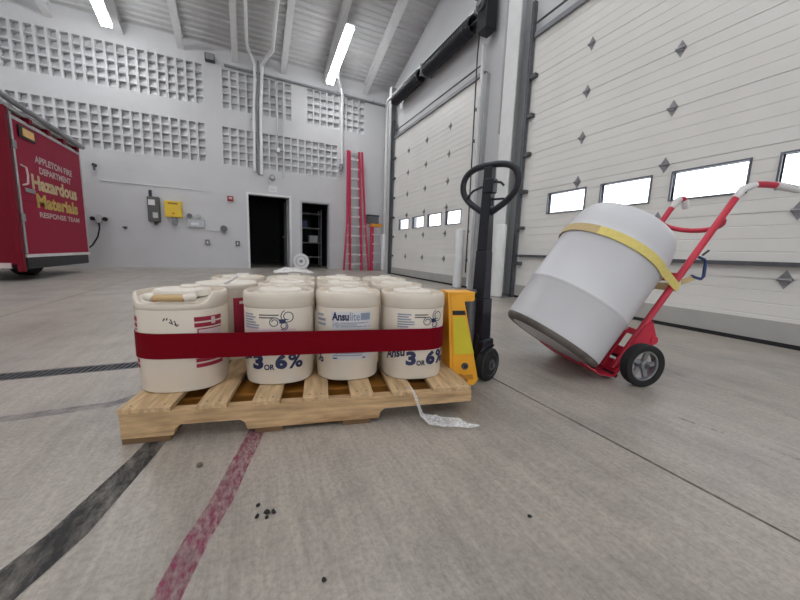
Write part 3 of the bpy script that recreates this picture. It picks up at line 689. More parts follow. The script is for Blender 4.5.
# ================================================================== PALLET
PAL = (-.378, 1.255, 0); PR = math.radians(-11.5); ZD = .118
pl = thing('wooden_pallet', 'worn pine stringer pallet carrying the white pails', 'pallet', PAL, PR)
def stringer(y0, y1, broken, name='stringer'):
    q = [(0, .016), (.148, .016), (.155, .04), (.17, .052), (.352, .052), (.367, .04), (.374, .016), (.834, .016), (.841, .04), (.856, .052)]
    q += [(1.21, .055)] if broken else [(1.038, .052), (1.053, .04), (1.06, .016), (1.21, .016)]
    q += [(1.21, ZD - .017), (0, ZD - .017)]
    return MB().prism(q, lambda a, b, t: (a, t, b), y0, y1).build(name, M_WOOD, pl)
stringer(0, .038, True); stringer(.489, .527, False); stringer(.978, 1.016, False)
for a, b in ((-.004, .146), (.222, .312), (.392, .482), (.558, .648), (.728, .812), (.882, .968), (1.05, 1.206)):
    MB().box((a, -.006 + random.uniform(-.006, .006), ZD - .017), (b, 1.022, ZD)).build('deck_board', M_WOODX, pl, bevel=.002)
for a, b in ((0.004, .14), (.40, .49), (.70, .80), (1.07, 1.2)):
    MB().box((a, -.004 if a < 1 else .3, 0), (b, 1.012, .016)).build('bottom_board', M_WOODD, pl)
nl = MB()
for a, b in ((.0, .146), (.222, .312), (.392, .482), (.558, .648), (.728, .812), (.882, .968), (1.05, 1.206)):
    for x in (a + .025, b - .025): nl.cyl((x, .02, ZD - .001), (x, .02, ZD + .0008), .0035, 6)
nl = nl.build('nail_heads', M_GALVD, pl); nl['kind'] = 'stuff'

# ================================================================== PAILS
def outline(hx, hy, n, seg=64):
    pts = []
    for k in range(seg):
        a = 2*PI*k/seg - PI/2; c, s_ = math.cos(a), math.sin(a)
        pts.append((hx*math.copysign(abs(c)**(2/n), c), hy*math.copysign(abs(s_)**(2/n), s_)))
    return pts
class Skin:
    """maps (s, z) on the pail's front to 3D; s = arc length from the front centre"""
    def __init__(s, hx, hy, n):
        s.o = outline(hx, hy, n, 256); s.cum = [0]; 
        for i in range(256):
            a, b = s.o[i], s.o[(i+1) % 256]; s.cum.append(s.cum[-1] + math.hypot(b[0]-a[0], b[1]-a[1]))
        s.tot = s.cum[-1]
    def __call__(s, d, z, off=.0012):
        d %= s.tot; lo, hi = 0, 256
        while hi - lo > 1:
            m = (lo + hi)//2
            if s.cum[m] <= d: lo = m
            else: hi = m
        t = (d - s.cum[lo])/(s.cum[lo+1] - s.cum[lo]); a, b = s.o[lo], s.o[(lo+1) % 256]
        x, y = a[0] + (b[0]-a[0])*t, a[1] + (b[1]-a[1])*t; tx, ty = b[0]-a[0], b[1]-a[1]; L_ = math.hypot(tx, ty)
        return (x + ty/L_*off, y - tx/L_*off, z)
PROF = [(.90, 0), (.945, .004), (.962, .018), (.965, .048), (.985, .054), (.985, .294), (.975, .297), (.985, .300), (1.0, .304), (1.0, .338), (.99, .349), (.965, .354), (.93, .355), (.905, .348), (.895, .338)]
def pail_body(name, hx, hy, n, parent, notch=None, m=M_PAIL):
    seg = 64; o_ = outline(hx, hy, n, seg); mb = MB(); rings = []
    for sc_, z in PROF:
        r_ = []
        for k in range(seg):
            zz = z
            if notch and z > .305:
                d = abs(((k - notch + seg/2) % seg) - seg/2); f = max(0, min(1, (11 - d)/4)); f = f*f*(3 - 2*f)
                zz = z - .034*f*(z - .304)/.05
            r_.append(mb.v((o_[k][0]*sc_, o_[k][1]*sc_, zz)))
        rings.append(r_)
    for A, B in zip(rings, rings[1:]):
        for k in range(seg): mb.f([A[k], A[(k+1) % seg], B[(k+1) % seg], B[k]])
    mb.f(rings[0][::-1]); mb.f(rings[-1])
    return mb.build(name, m, parent, 35)
def patch(name, skin, s0, s1, z0, z1, m, parent, off=.0012, n=14):
    mb = MB(); A = [mb.v(skin(s0 + (s1-s0)*i/n, z0, off)) for i in range(n+1)]; B = [mb.v(skin(s0 + (s1-s0)*i/n, z1, off)) for i in range(n+1)]
    for i in range(n): mb.f([A[i], A[i+1], B[i+1], B[i]])
    return mb.build(name, m, parent, 60)
def stroke(name, skin, pts, wd, m, parent, closed=False, off=.0016):
    mb = MB(); n = len(pts); A = []; B = []
    for i in range(n):
        p = Vector(pts[i]); q0 = Vector(pts[i-1] if closed or i else pts[i]); q1 = Vector(pts[(i+1) % n] if closed or i < n-1 else pts[i])
        d = (q1 - q0).normalized(); nn = Vector((-d.y, d.x)); A.append(mb.v(skin(*(p + nn*wd/2), off))); B.append(mb.v(skin(*(p - nn*wd/2), off)))
    for i in range(n if closed else n-1): j = (i+1) % n; mb.f([A[i], B[i], B[j], A[j]])
    return mb.build(name, m, parent)
def top_fittings(p, hx, hy, tilt=0, handle=True):
    """raised centre, screw cap, moulded grip"""
    o_ = outline(hx*.62, hy*.62, 2.4, 40); mb = MB(); rs = []
    for sc_, z in ((1, .336), (1, .352), (.95, .359), (.8, .361)):
        rs.append([mb.v((x*sc_, y*sc_, z)) for x, y in o_])
    for A, B in zip(rs, rs[1:]):
        for k in range(40): mb.f([A[k], A[(k+1) % 40], B[(k+1) % 40], B[k]])
    mb.f(rs[-1]); mb.build('raised_top', M_PAILT, p, 35)
    c = MB(); c.T = Matrix.Translation((hx*.1, hy*.25, 0)); c.lathe([(.034, .358), (.034, .366), (.030, .370), (.012, .370)], 24); c.build('screw_cap', M_PAILT, p, 35)
HX, HY = .1355, .145
PN = 2.5
SK = Skin(HX*.985, HY*.985, PN); SKW = Skin(HY*.985, HX*.985, PN)
def emblem(p, s, z, sk=SK):
    for cx, cz, r0, a0 in ((-.028, -.006, .020, 0), (.020, .016, .026, 2), (.006, -.020, .016, 4)):
        pts = [(s + cx + r*math.cos(a), z + cz + r*math.sin(a)) for r, a in [(r0*(1 - .55*i/22), a0 + i*.42) for i in range(23)]]
        stroke('emblem_curl', sk, pts, .0032, M_INK, p)
    patch('emblem_heart', sk, s - .010, s + .012, z - .010, z + .006, M_INK, p)
def small_print(p, s0, s1, z0, z1, rows, m, sk=SK, gap=.55):
    h = (z1 - z0)/rows
    for i in range(rows):
        e = s1 - (s1 - s0)*random.choice((0, .05, .2, .35)); patch('print_line', sk, s0, e, z0 + i*h, z0 + i*h + h*gap, m, p, n=8)
def label_3or6(p, ds):
    small_print(p, ds - .09, ds - .02, .222, .282, 6, M_INKF); small_print(p, ds - .02, ds + .05, .262, .282, 2, M_INKB, gap=.4)
    emblem(p, ds + .062, .252)
    patch('pink_band', SK, ds - .08, ds + .11, .205, .222, M_PINK, p, .0008)
    def put(body, s, z, wd, h, b=.03): text_obj('lettering', body, wd, h, lambda u, v: SK(ds + s + u, z + v, .0018), M_INK, p, b)
    text_obj('lettering', 'Ansu', .085, .042, lambda u, v: SK(ds - .140 + u, .080 + v + u*.28, .0018), M_INK, p, .035); put('3', -.050, .064, .042, .060, .06); put('OR', -.006, .062, .038, .023, .04); put('6', .034, .064, .044, .060, .06); put('%', .081, .064, .056, .060, .03)
def pail(name, label, x, y, rz=0, wide=False, hx=None, hy=None):
    p = thing(name, label, 'pail', (0, 0, 0), 0, 'white pails on the pallet')
    l = Matrix.Rotation(PR, 4, 'Z') @ Vector((x, y, ZD)) + Vector(PAL); p.location = l; p.rotation_euler = (0, 0, PR + rz)
    return p
Y1, Y2, Y3 = .264, .574, .884
X1, X2, X3, X4 = .118, .460, .735, 1.012
# front row
p1 = pail('pail', 'front left white pail with tan grip and red striped label', X1, .232)
pail_body('pail_body', HY, HX, PN, p1, notch=.01)
MB().tube([(-.045, -HX + .012, .338), (-.03, -HX + .010, .340), (.03, -HX + .010, .340), (.045, -HX + .012, .338)], .012, 12).build('grip', M_TAN, p1, 50)
for s_ in (-1, 1): MB().tube([(s_*.046, -HX + .012, .338), (s_*.060, -HX + .016, .342), (s_*.072, -HX + .03, .340)], .014, 10).build('grip_end', M_PAILT, p1, 50)
top_fittings(p1, HY, HX)
for s0, s1 in ((.074, .175), (-.215, -.118)):
    for z0, z1 in ((.256, .272), (.235, .250), (.108, .122), (.088, .102), (.126, .132)): patch('label_bar', SKW, s0, s1, z0, z1, M_LABELR, p1)
    patch('label_field', SKW, s0 + .012, s1 - .005, .136, .230, M_PINK, p1, .0010)
    for a, b, c, d in ((s0 + .008, s0 + .012, .136, .230), (s0 + .008, s1, .226, .230)): patch('label_line', SKW, a, b, c, d, M_LABELR, p1, .0014)
    patch('label_mark', SKW, s0 + .055, s0 + .07, .243, .268, M_PINK, p1, .0018)
for a in ([(-.012, .272), (-.018, .262)], [(-.004, .272), (-.008, .264)], [(.004, .268), (.010, .255), (.016, .262), (.022, .246)], [(.0, .258), (.012, .25)], [(.016, .25), (.024, .243), (.028, .25)]): stroke('ink_scribble', SKW, a, .004, M_INKB, p1)
p2 = pail('pail', 'front white pail second from left with navy print facing out', X2, Y1, math.radians(.4))
pail_body('pail_body', HX, HY, PN, p2); top_fittings(p2, HX, HY); label_3or6(p2, -.042)
p3 = pail('pail', 'front white pail third from left with blue printed sticker', X3, Y1, math.radians(-.4))
pail_body('pail_body', HX, HY, PN, p3); top_fittings(p3, HX, HY)
patch('sticker', SK, -.075, .085, .09, .285, M_LABELW, p3, .001)
text_obj('lettering', 'Ansu', .066, .034, lambda u, v: SK(-.072 + u, .248 + v, .0018), M_INK, p3, .045); text_obj('lettering', 'lite', .040, .034, lambda u, v: SK(-.003 + u, .248 + v, .0018), M_INKF, p3, .02)
patch('sticker_frame', SK, .04, .08, .250, .278, M_INKF, p3, .0014)
small_print(p3, -.068, .078, .222, .244, 3, M_INKF); small_print(p3, -.068, .078, .105, .20, 11, M_INKF)
patch('sticker_foot', SK, -.068, -.05, .094, .099, M_INK, p3, .0016); patch('sticker_foot', SK, .05, .062, .094, .099, M_INK, p3, .0016)
text_obj('lettering', '%', .04, .05, lambda u, v: SK(-.150 + u, .072 + v, .0018), M_INK, p3, .02)
small_print(p3, -.15, -.10, .225, .28, 3, M_INKF)
p4 = pail('pail', 'front right white pail with navy print beside the yellow jack', X4, Y1 - .03, math.radians(-.4))
pail_body('pail_body', HX, HY, PN, p4); top_fittings(p4, HX, HY); label_3or6(p4, -.004)
# second row
p5 = pail('pail', 'lidded round white pail with bail behind the front left pail', .188, .56)
t = MB(); t.lathe([(.112, 0), (.116, .01), (.122, .3), (.127, .31), (.127, .334), (.123, .338)], 48); t.build('pail_body', M_PAIL, p5, 35)
t = MB(); t.lathe([(.123, .330), (.131, .334), (.133, .348), (.128, .353), (.112, .351), (.104, .347)], 48); t.build('lid', M_PAILT, p5, 35)
MB().tube([(.0, -.05, .350), (.02, -.06, .358), (.065, -.09, .388), (.072, -.095, .392)], .006, 8).build('bail', M_WHITE, p5, 50)
class Cy:
    def __call__(s, d, z, off=.0012): a = d/.1205 - PI/2; return ((.1205 + off)*math.cos(a), (.1205 + off)*math.sin(a), z)
patch('red_label', Cy(), .05, .16, .06, .29, M_LABELR, p5, .003); patch('label_mark', Cy(), .075, .1, .262, .275, M_PINK, p5, .0042)
def plain(label, x, y, rz=0, raised=0, extra=None):
    p = pail('pail', label, x, y, rz); pail_body('pail_body', HX, HY, PN, p); top_fittings(p, HX, HY)
    patch('red_label' if extra == 'red' else 'print_panel', SK, -.09, .09, .09, .27, M_LABELR if extra == 'red' else M_LABELW, p)
    return p
plain('white pail in the middle row behind the second front pail', X2, Y2, .004); plain('white pail in the middle row behind the sticker pail', X3, Y2, -.004); plain('white pail in the middle row behind the front right pail', X4 + .005, Y2, .004)
plain('white pail in the back row furthest left', .17, Y3 - .01, .01, extra='red'); plain('white pail in the back row under the crumpled clear film', X2 - .008, Y3, -.004); plain('white pail in the back row second from the right', X3 - .005, Y3, .004); plain('white pail in the back row furthest right', X4 - .005, Y3, 0)

# crumpled clear wrap on the back pails
def film(name, label, path, wid, seed, segs=7):
    rnd = random.Random(seed); mb = MB(); rows = []
    for i, (x, y, z) in enumerate(path):
        p = Vector((x, y, z)); d = (Vector(path[min(i+1, len(path)-1)]) - Vector(path[max(0, i-1)])).normalized(); n = d.cross(Vector((0, 0, 1)))
        n = n.normalized() if n.length > .1 else Vector((1, 0, 0)); w_ = wid[i] if isinstance(wid, list) else wid
        rows.append([mb.v(p + n*w_*(k/segs - .5) + Vector((rnd.uniform(-1, 1)*w_*.06, rnd.uniform(-1, 1)*w_*.06, abs(rnd.gauss(0, 1))*w_*.16))) for k in range(segs + 1)])
    for A, B in zip(rows, rows[1:]):
        for k in range(segs): mb.f([A[k], A[k+1], B[k+1], B[k]])
    return tag(mb.build(name, M_FILM), label, 'plastic film')
def PW(x, y, z): return tuple(Matrix.Rotation(PR, 4, 'Z') @ Vector((x, y, z)) + Vector(PAL))
film('stretch_film', 'crumpled strip of clear stretch film trailing off the pallet corner', [PW(.955, .02, .122), PW(.965, -.014, .115), PW(.975, -.03, .08), PW(.99, -.045, .035), PW(1.01, -.055, .016), PW(1.045, -.055, .010), PW(1.075, -.065, .008), PW(1.12, -.085, .006), PW(1.16, -.10, .004), PW(1.20, -.10, .004)], [.010, .014, .018, .026, .06, .075, .08, .07, .04, .012], 3)
film('stretch_film', 'crumpled clear film lying on top of the back pails', [PW(.36, Y3 - .02, .494), PW(.42, Y3, .496), PW(.48, Y3 + .02, .498), PW(.54, Y3, .496), PW(.58, Y3, .494)], [.04, .09, .10, .08, .03], 5)

# red strap round all the pails
def hull(pts):
    pts = sorted(set(pts)); 
    def half(ps):
        h = []
        for p in ps:
            while len(h) > 1 and (h[-1][0]-h[-2][0])*(p[1]-h[-2][1]) - (h[-1][1]-h[-2][1])*(p[0]-h[-2][0]) <= 0: h.pop()
            h.append(p)
        return h
    a = half(pts); b = half(pts[::-1]); return a[:-1] + b[:-1]
pts = []
for cx, cy, hx, hy, n in ((X1, .232, HY, HX, PN), (X2, Y1, HX, HY, PN), (X3, Y1, HX, HY, PN), (X4, Y1 - .03, HX, HY, PN), (X4 + .005, Y2, HX + .002, HY, PN), (X4 - .005, Y3, HX, HY, PN), (.17, Y3 - .01, HX, HY, PN), (X2, Y3, HX, HY, PN), (X3 - .005, Y3, HX, HY, PN), (.188, .56, .127, .127, 2)):
    pts += [(round(cx + x*1.014, 5), round(cy + y*1.014, 5)) for x, y in outline(hx, hy, n, 64)]
H_ = hull(pts)
st = thing('ratchet_strap', 'wide flat red strap wrapped around all the pails', 'strap', PAL, PR)
mb = MB()
vo = [[mb.v((x, y, z)) for x, y in H_] for z in (.246, .336)]
cxm = sum(p[0] for p in H_)/len(H_); cym = sum(p[1] for p in H_)/len(H_)
vi = [[mb.v((x + (cxm-x)*.003, y + (cym-y)*.003, z)) for x, y in H_] for z in (.246, .336)]
n = len(H_)
for i in range(n):
    j = (i+1) % n
    mb.f([vo[0][i], vo[0][j], vo[1][j], vo[1][i]]); mb.f([vi[0][j], vi[0][i], vi[1][i], vi[1][j]])
    mb.f([vo[0][j], vo[0][i], vi[0][i], vi[0][j]]); mb.f([vo[1][i], vo[1][j], vi[1][j], vi[1][i]])
mb.build('webbing', M_STRAPR, st, 30)

# ================================================================== PALLET JACK
pj = thing('pallet_jack', 'yellow pallet jack with black handle pushed under the pallet', 'pallet jack', PAL, PR)
JC = .45; JS = .38
for s_ in (-1, 1):
    yc = JC + s_*.24
    MB().prism([(.06, .035), (.02, .05), (.06, .082), (1.26, .09), (1.26, .045)], lambda a, b, t: (a, t, b), yc - .075, yc + .075).build('fork', M_YELD, pj, bevel=.006)
    MB().cyl((.2, yc - .04, .035), (.2, yc + .04, .035), .034, 14).build('load_wheel', M_RUB, pj)
    ys = (yc - .01, yc + .03) if s_ < 0 else (yc - .03, yc + .01)
    sp_ = MB().prism([(1.18, .462 if s_ < 0 else .38), (1.212, .09), (1.24, .055), (1.318, .027), (1.343, .055)] + ([(1.25, .428), (1.298, .43), (1.298, .466)] if s_ < 0 else [(1.26, .38)]), lambda a, b, t: (a, t, b), *ys).build('side_plate', M_YEL, pj, bevel=.004)
    if s_ < 0:
        f2 = lambda a, b, t: (a, t, b); y_ = ys[0]
        MB().prism([(1.198, .36), (1.252, .36), (1.312, .185), (1.214, .185)][::1], f2, y_ - .0015, y_ - .0002).build('caution_label', M_YELL, sp_)
        MB().prism([(1.192, .388), (1.252, .388), (1.258, .368), (1.194, .368)], f2, y_ - .002, y_ - .0002).build('black_strip', M_BLACK, sp_)
        MB().cyl((1.268, y_ - .008, .128), (1.268, y_, .128), .016, 16).build('pivot_bolt', M_GALVD, sp_)
        MB().cyl((1.268, y_ - .01, .128), (1.268, y_ - .008, .128), .009, 12).build('bolt_core', M_BLACK, sp_)
        small = [(1.235, .085), (1.31, .085), (1.318, .06), (1.245, .06)]
        MB().prism(small, f2, y_ - .001, y_ - .0002).build('rating_plate', mat('worn_yellow', (196, 132, 36), .5), sp_)
for y_a, y_b in ((JC - .25, JC - .15), (JC + .15, JC + .25)):
    zt_ = .466 if y_a < JC else .38
    MB().prism([(1.168, zt_), (1.178, zt_), (1.212, .09), (1.20, .09)], lambda a, b, t: (a, t, b), y_a + .001, y_b).build('edge_plate', M_YEL, pj)
    if y_a < JC: MB().box((1.17, y_a, .462), (1.298, y_b, .472)).build('top_plate', M_YEL, pj, bevel=.003)
MB().prism([(1.195, .26), (1.205, .26), (1.215, .09), (1.205, .09)], lambda a, b, t: (a, t, b), JC - .15, JC + .15).build('bulkhead', M_YEL, pj)
MB().cyl((1.36, JS, .10), (1.36, JS, .42), .035, 20).build('pump_cylinder', M_GALVD, pj, 40)
MB().cyl((1.36, JS, .42), (1.36, JS, .455), .018, 16).build('pump_ram', M_GALV, pj, 40)
MB().cyl((1.27, JS - .02, .455), (1.38, JS - .02, .455), .012, 10).build('linkage', M_GALVD, pj)
# steered assembly
SA = math.radians(32); R_ = Matrix.Translation((1.422, JS, 0)) @ Matrix.Rotation(SA, 4, 'Z')
def jb_(): m = MB(); m.T = R_; return m
jb_().cbox((0, 0, .17), (.10, .13, .09)).build('pump_base', M_NAVY, pj, bevel=.012)
jb_().tube([(0, -.1, .085), (0, .1, .085)], .014, 10).build('axle', M_GALVD, pj)
jb_().prism([(-.05, .24), (.05, .24), (.055, .09), (.02, .07), (-.055, .09)], lambda a, b, t: (a, t, b), -.03, .03).build('steering_yoke', M_NAVY, pj, bevel=.006)
for s_ in (-1, 1):
    q = R_ @ Matrix.Translation((0, s_*.062, .085)) @ Matrix.Rotation(PI/2, 4, 'X')
    t = MB(); t.T = q; t.lathe([(.06, -.024), (.078, -.024), (.085, -.017), (.085, .017), (.078, .024), (.06, .024)], 32); wl_ = t.build('steer_wheel', M_RUB, pj, 40)
    t = MB(); t.T = q; t.lathe([(.058, -.026), (.050, -.018), (.03, -.018), (.028, -.028), (.0, -.028)] , 24, False, False); t.build('wheel_hub', M_GALVD, wl_, 40)
    t = MB(); t.T = q; t.lathe([(.058, .026), (.050, .018), (.03, .018), (.028, .028), (.0, .028)] , 24, False, False); t.build('wheel_hub', M_GALVD, wl_, 40)
    t = jb_(); t.T = q; t.tube(arc(lambda a: (.1*math.cos(a), .1*math.sin(a), 0), PI*.35, PI*.75, 6), .008, 6); t.build('wheel_guard', M_NAVY, pj)
m_ = jb_()
for (z0, a0, b0), (z1, a1, b1) in (((.215, .046, .044), (.42, .042, .040)), ((.42, .036, .034), (.66, .030, .030)), ((.66, .028, .028), (1.06, .020, .022))):
    v = [m_.v((sx*a, sy*b, z)) for z, a, b in ((z0, a0, b0), (z1, a1, b1)) for sx, sy in ((-1,-1),(1,-1),(1,1),(-1,1))]
    for q in ((3,2,1,0),(4,5,6,7),(0,1,5,4),(1,2,6,5),(2,3,7,6),(3,0,4,7)): m_.f([v[i] for i in q])
m_.build('handle_column', M_NAVY, pj, bevel=.004)
lp_ = [(0, .838), (-.05, .863), (-.102, .898), (-.140, .942), (-.150, .987), (-.136, 1.030), (-.098, 1.058), (-.05, 1.069), (0, 1.071)]
lp_ = lp_ + [(-s_, z) for s_, z in lp_[-2:0:-1]]
cr_ = []
for i in range(len(lp_)):   # smooth closed loop
    p0, p1_, p2_, p3_ = (Vector(lp_[(i + d) % len(lp_)]) for d in (-1, 0, 1, 2))
    for t in (0, .33, .66): cr_.append(.5*((2*p1_) + (p2_ - p0)*t + (2*p0 - 5*p1_ + 4*p2_ - p3_)*t*t + (3*p1_ - p0 - 3*p2_ + p3_)*t**3))
jb_().tube([(0, s_.x, s_.y) for s_ in cr_], .0155, 10, True).build('handle_loop', M_NAVY, pj, 60)
jb_().cbox((-.005, -.012, 0.970), (.05, .05, .07)).build('lever_block', M_NAVY, pj, bevel=.006)
jb_().tube([(-.01, .03, 0.970), (-.012, .08, 0.955), (-.012, .115, 0.925), (-.012, .12, 0.910)], .006, 8).build('release_lever', M_NAVY, pj)
jb_().tube([(-.01, -.03, 0.990), (-.012, -.07, 0.980), (-.012, -.085, 0.965)], .006, 8).build('release_lever', M_NAVY, pj)
jb_().tube([(-.01, 0, 0.905), (-.01, -.09, 0.905)], .005, 6).build('cross_wire', M_NAVY, pj)
jb_().tube([(-.01, -.03, 0.915), (-.01, -.03, 0.875)], .004, 6).build('cable', M_NAVY, pj)

# ================================================================== DRUM HAND TRUCK
phi, tau = -.285, .573
u = Vector((math.cos(phi), math.sin(phi), 0)); v_ = Vector((math.sin(phi), -math.cos(phi), 0)); zz = Vector((0, 0, 1))
a_ = u*math.sin(tau) + zz*math.cos(tau); n_ = -u*math.cos(tau) + zz*math.sin(tau)
WR = .110; HT = .287; RS = .175; OFF = .021; near = Vector((1.822, .942, WR)); O = near - v_*HT
ht = thing('hand_truck', 'red two wheeled drum hand truck tilted back under the white drum', 'hand truck')
ht.matrix_world = Matrix(((v_.x, n_.x, a_.x, O.x), (v_.y, n_.y, a_.y, O.y), (v_.z, n_.z, a_.z, O.z), (0, 0, 0, 1)))
# local: x = along axle to the near wheel, y = towards the load, z = up the rails
TOP = 1.072
for s_ in (-1, 1):
    x = s_*RS
    if s_ > 0: path = [(x, OFF, -.08), (x, OFF, .3), (x, OFF, TOP - .05), (x, OFF - .004, TOP + .01), (x, OFF - .05, TOP + .075), (x, OFF - .10, TOP + .112), (x, OFF - .17, TOP + .158), (x, OFF - .30, TOP + .225)]
    else: path = [(x, OFF, -.08), (x, OFF, .3), (x, OFF, TOP - .06), (x, OFF - .002, TOP - .01), (x, OFF - .012, TOP + .02), (x, OFF - .03, TOP + .034), (x, OFF - .05, TOP + .030), (x, OFF - .09, TOP + .0)]
    MB().tube(path[:5], .0165, 12).build('rail', M_RED, ht, 50)
    hd = MB().tube(path[4:7], .0165, 12).build('handle', M_RED, ht, 50)
    MB().tube(path[2:5], [.0175, .019, .0175], 12).build('tape_wrap', M_WHITE, ht, 50)
    MB().tube([Vector(path[6]).lerp(Vector(path[7]), t) for t in (-.1, .1, .5, .95, 1)], [.018, .0205, .0205, .0205, .015], 12).build('grip', M_WHITE, ht, 50)
    q = Matrix.Translation((s_*HT, 0, 0)) @ Matrix.Rotation(PI/2, 4, 'Y')
    t = MB(); t.T = q; t.lathe([(.078, -.022), (.095, -.028), (.108, -.024), (WR, -.012), (WR, .012), (.108, .024), (.095, .028), (.078, .022), (.078, -.022)], 40, False, False); wo = t.build('wheel', M_RUB, ht, 40)
    t = MB(); t.T = q
    t.lathe([(.080, -.018), (.080, .018), (.070, .018), (.067, .012), (.067, -.012), (.070, -.018), (.080, -.018)], 40, False, False); t.build('rim', M_GALV, wo, 40)
    t = MB(); t.T = q; t.lathe([(.0, -.026), (.022, -.026), (.026, -.02), (.026, .02), (.022, .026), (.0, .026)], 24, False, False)
    for k in range(5):
        a = 2*PI*k/5 + .3; t.bar((.02*math.cos(a), .02*math.sin(a), 0), (.07*math.cos(a), .07*math.sin(a), 0), .022, .012)
    t.build('spokes', M_GALV, wo)
    # axle bracket: gusset from rail back to the axle with rounded lug
    MB().prism([(OFF + .012, -.07), (OFF + .012, .2), (OFF - .012, .24), (-.06, .19), (-.085, .165), (-.08, .14), (-.03, .10), (-.028, -.03), (0, -.05)], lambda a, b, t: (t, a, b), s_*(RS + .018) - .006, s_*(RS + .018) + .006).build('axle_bracket', M_RED, ht)
    MB().cyl((s_*RS - .03, -.062, .165), (s_*RS + .03, -.062, .165), .022, 14).build('pivot_lug', M_RED, ht)
    # inner drum cradle rail
    MB().bar((s_*.11, OFF + .018, -.09), (s_*.11, OFF + .018, .16), .03, .012, (0, 1, 0)).build('cradle_rail', M_RED, ht)
    MB().bar((s_*.11, OFF + .012, .15), (s_*RS, OFF, .15), .03, .02, (0, 1, 0)).build('cradle_link', M_RED, ht)
MB().cyl((-HT - .03, 0, 0), (HT + .035, 0, 0), .012, 12).build('axle', M_GALVD, ht)
MB().tube([(RS*math.cos(t), OFF - .10*math.sin(t), .90 - .0*math.sin(t)) for t in [PI*i/12 for i in range(13)]], .014, 10).build('curved_brace', M_RED, ht, 50)
MB().box((-RS, OFF - .022, .50), (RS, OFF - .014, .55)).build('back_plate', M_RED, ht)
MB().box((-RS - .02, OFF - .005, .0), (RS + .02, OFF + .006, .05)).build('lower_plate', M_RED, ht)
tp = MB(); tp.prism([(-RS - .02, .088), (RS + .03, .088), (RS + .03, .12), (.19, .19), (.15, .19), (.12, .13), (-.10, .13), (-.14, .22), (-.20, .22), (-RS - .03, .12)], lambda a, b, t: (a, b, t), -.157, -.151); tp.build('toe_plate', M_RED, ht)
MB().prism([(OFF - .02, -.03), (OFF - .008, -.03), (OFF, -.112), (.092, -.151), (.092, -.157), (OFF - .012, -.120)], lambda a, b, t: (t, a, b), -RS - .03, RS + .03).build('toe_back', M_RED, ht)
MB().box((.12, OFF - .028, -.118), (.20, OFF - .0, -.100)).build('toe_foot', M_RUB, ht)
MB().tube([(RS + .012, OFF - .02, .66), (RS + .012, OFF - .055, .67), (RS + .012, OFF - .075, .66), (RS + .012, OFF - .115, .60), (RS + .012, OFF - .11, .58), (RS + .012, OFF - .07, .565), (RS + .012, OFF - .05, .56)], .008, 8).build('strap_hook', M_BLUE, ht, 60)
MB().tube([(RS + .012, OFF - .03, .68), (RS + .012, OFF - .045, .72)], .006, 6).build('hook_spring', M_GALVD, ht)

# drum (its own thing, resting on the toe plate against the cradle)
DR = .276
DB = -.148; DY = .318; DX = 0.0
dm = thing('drum', 'large white plastic drum strapped to the red hand truck', 'drum')
dm.matrix_world = Matrix(ht.matrix_world) @ Matrix.Translation((DX, DY, DB))
t = MB(); t.lathe([(r, z*.975) for r, z in [(.230, .0), (.256, .004), (.270, .018), (.274, .04), (.275, .05), (.276, .272), (.281, .280), (.284, .288), (.281, .296), (.276, .304), (.276, .60), (.281, .608), (.281, .622), (.276, .63), (.274, .67), (.268, .72), (.258, .765), (.246, .793), (.234, .805), (.218, .809)]], 64)
t.build('drum_body', M_DRUM, dm, 45)
t = MB(); t.lathe([(.2147, .788), (.208, .792), (.193, .785), (.0, .783)], 48, False, False); t.build('drum_head', M_DRUM, dm, 45)
for x in (-.1, .1):
    t = MB(); t.T = Matrix.Translation((x, 0, 0)); t.lathe([(.04, .782), (.04, .798), (.03, .801)], 20); t.build('bung', M_WHITE, dm, 40)
t = MB(); t.lathe([(.24, .03), (.2740, .031), (.2736, .024), (.2712, .0155), (.2575, .001), (.2315, -.0025), (.205, .006), (.12, .008), (.115, .002), (.0, .002)], 64, False, False); t.build('dirty_base', M_DRUMB, dm, 45)

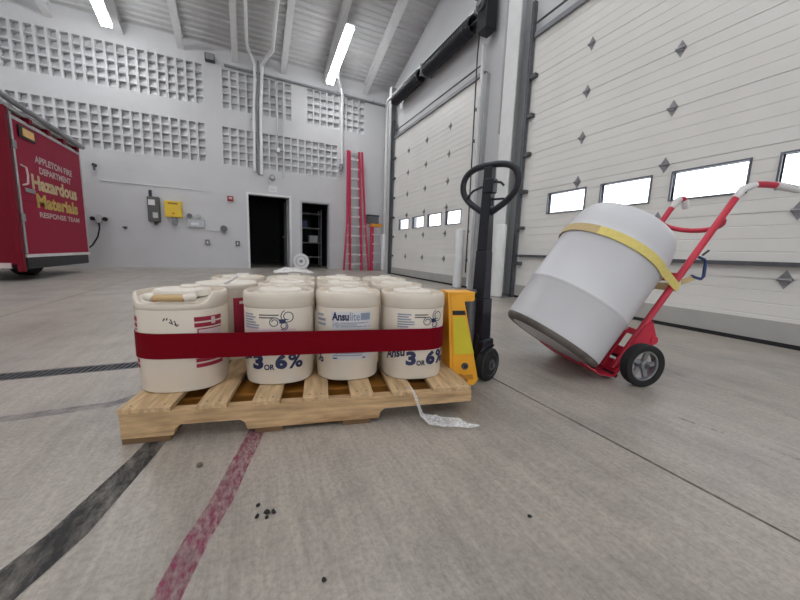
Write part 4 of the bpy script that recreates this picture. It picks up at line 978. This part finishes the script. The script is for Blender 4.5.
# yellow strap: rail - over the belly of the drum - rail
ys_ = thing('tie_strap', 'yellow webbing strap holding the white drum to the hand truck', 'strap')
ys_.matrix_world = Matrix(ht.matrix_world)
def band(path, wd, th, m, name):
    mb = MB(); rows = []
    for i, (p, nrm) in enumerate(path):
        p = Vector(p); nrm = Vector(nrm).normalized(); d = (Vector(path[min(i+1, len(path)-1)][0]) - Vector(path[max(0, i-1)][0])).normalized(); s_ = d.cross(nrm).normalized()
        rows.append([mb.v(p + s_*wd/2), mb.v(p - s_*wd/2), mb.v(p - s_*wd/2 + nrm*th), mb.v(p + s_*wd/2 + nrm*th)])
    for A, B in zip(rows, rows[1:]):
        for k in range(4): mb.f([A[k], A[(k+1) % 4], B[(k+1) % 4], B[k]])
    mb.f(rows[0][::-1]); mb.f(rows[-1]); return mb.build(name, m, ys_, 40)
SR = DR + .0072
def sh_(t): return .50 - .0*t
def ring_pt(a): # a: 0 = near side (x+), PI/2 = belly (y+), PI = far side
    return (DX + SR*math.cos(a), DY + SR*math.sin(a), STRAP0 + STRAP1*math.sin(a)), (math.cos(a), math.sin(a), 0)
STRAP0, STRAP1 = .445, 0.0
A0 = -.45
path = [((RS + .02, OFF - .02, .462), (1, .2, 0)), ((RS + .03, OFF + .03, .458), (1, -.2, 0))] + [ring_pt(A0 + (PI*.32 - A0)*i/14) for i in range(15)]
band(path, .045, .003, M_STRAPY, 'clean_webbing')
path = [ring_pt(PI*.32 + (PI - A0 - PI*.32)*i/24) for i in range(25)] + [((-RS - .03, OFF + .03, .458), (-1, -.2, 0)), ((-RS - .02, OFF - .02, .462), (-1, .2, 0))]
band(path, .045, .003, M_STRAPT, 'faded_webbing')
band([((RS + .018, OFF - .0175, .462), (0, -1, 0)), ((0, OFF - .0185, .462), (0, -1, 0)), ((-RS - .018, OFF - .0175, .462), (0, -1, 0))], .045, .003, M_STRAPT, 'back_webbing')
band([((RS + .012, OFF - .02, .5), (1, 0, 0)), ((RS + .012, OFF - .045, .53), (1, 0, 0)), ((RS + .012, OFF - .07, .565), (1, 0, 0))], .03, .003, M_STRAPT, 'hook_webbing')
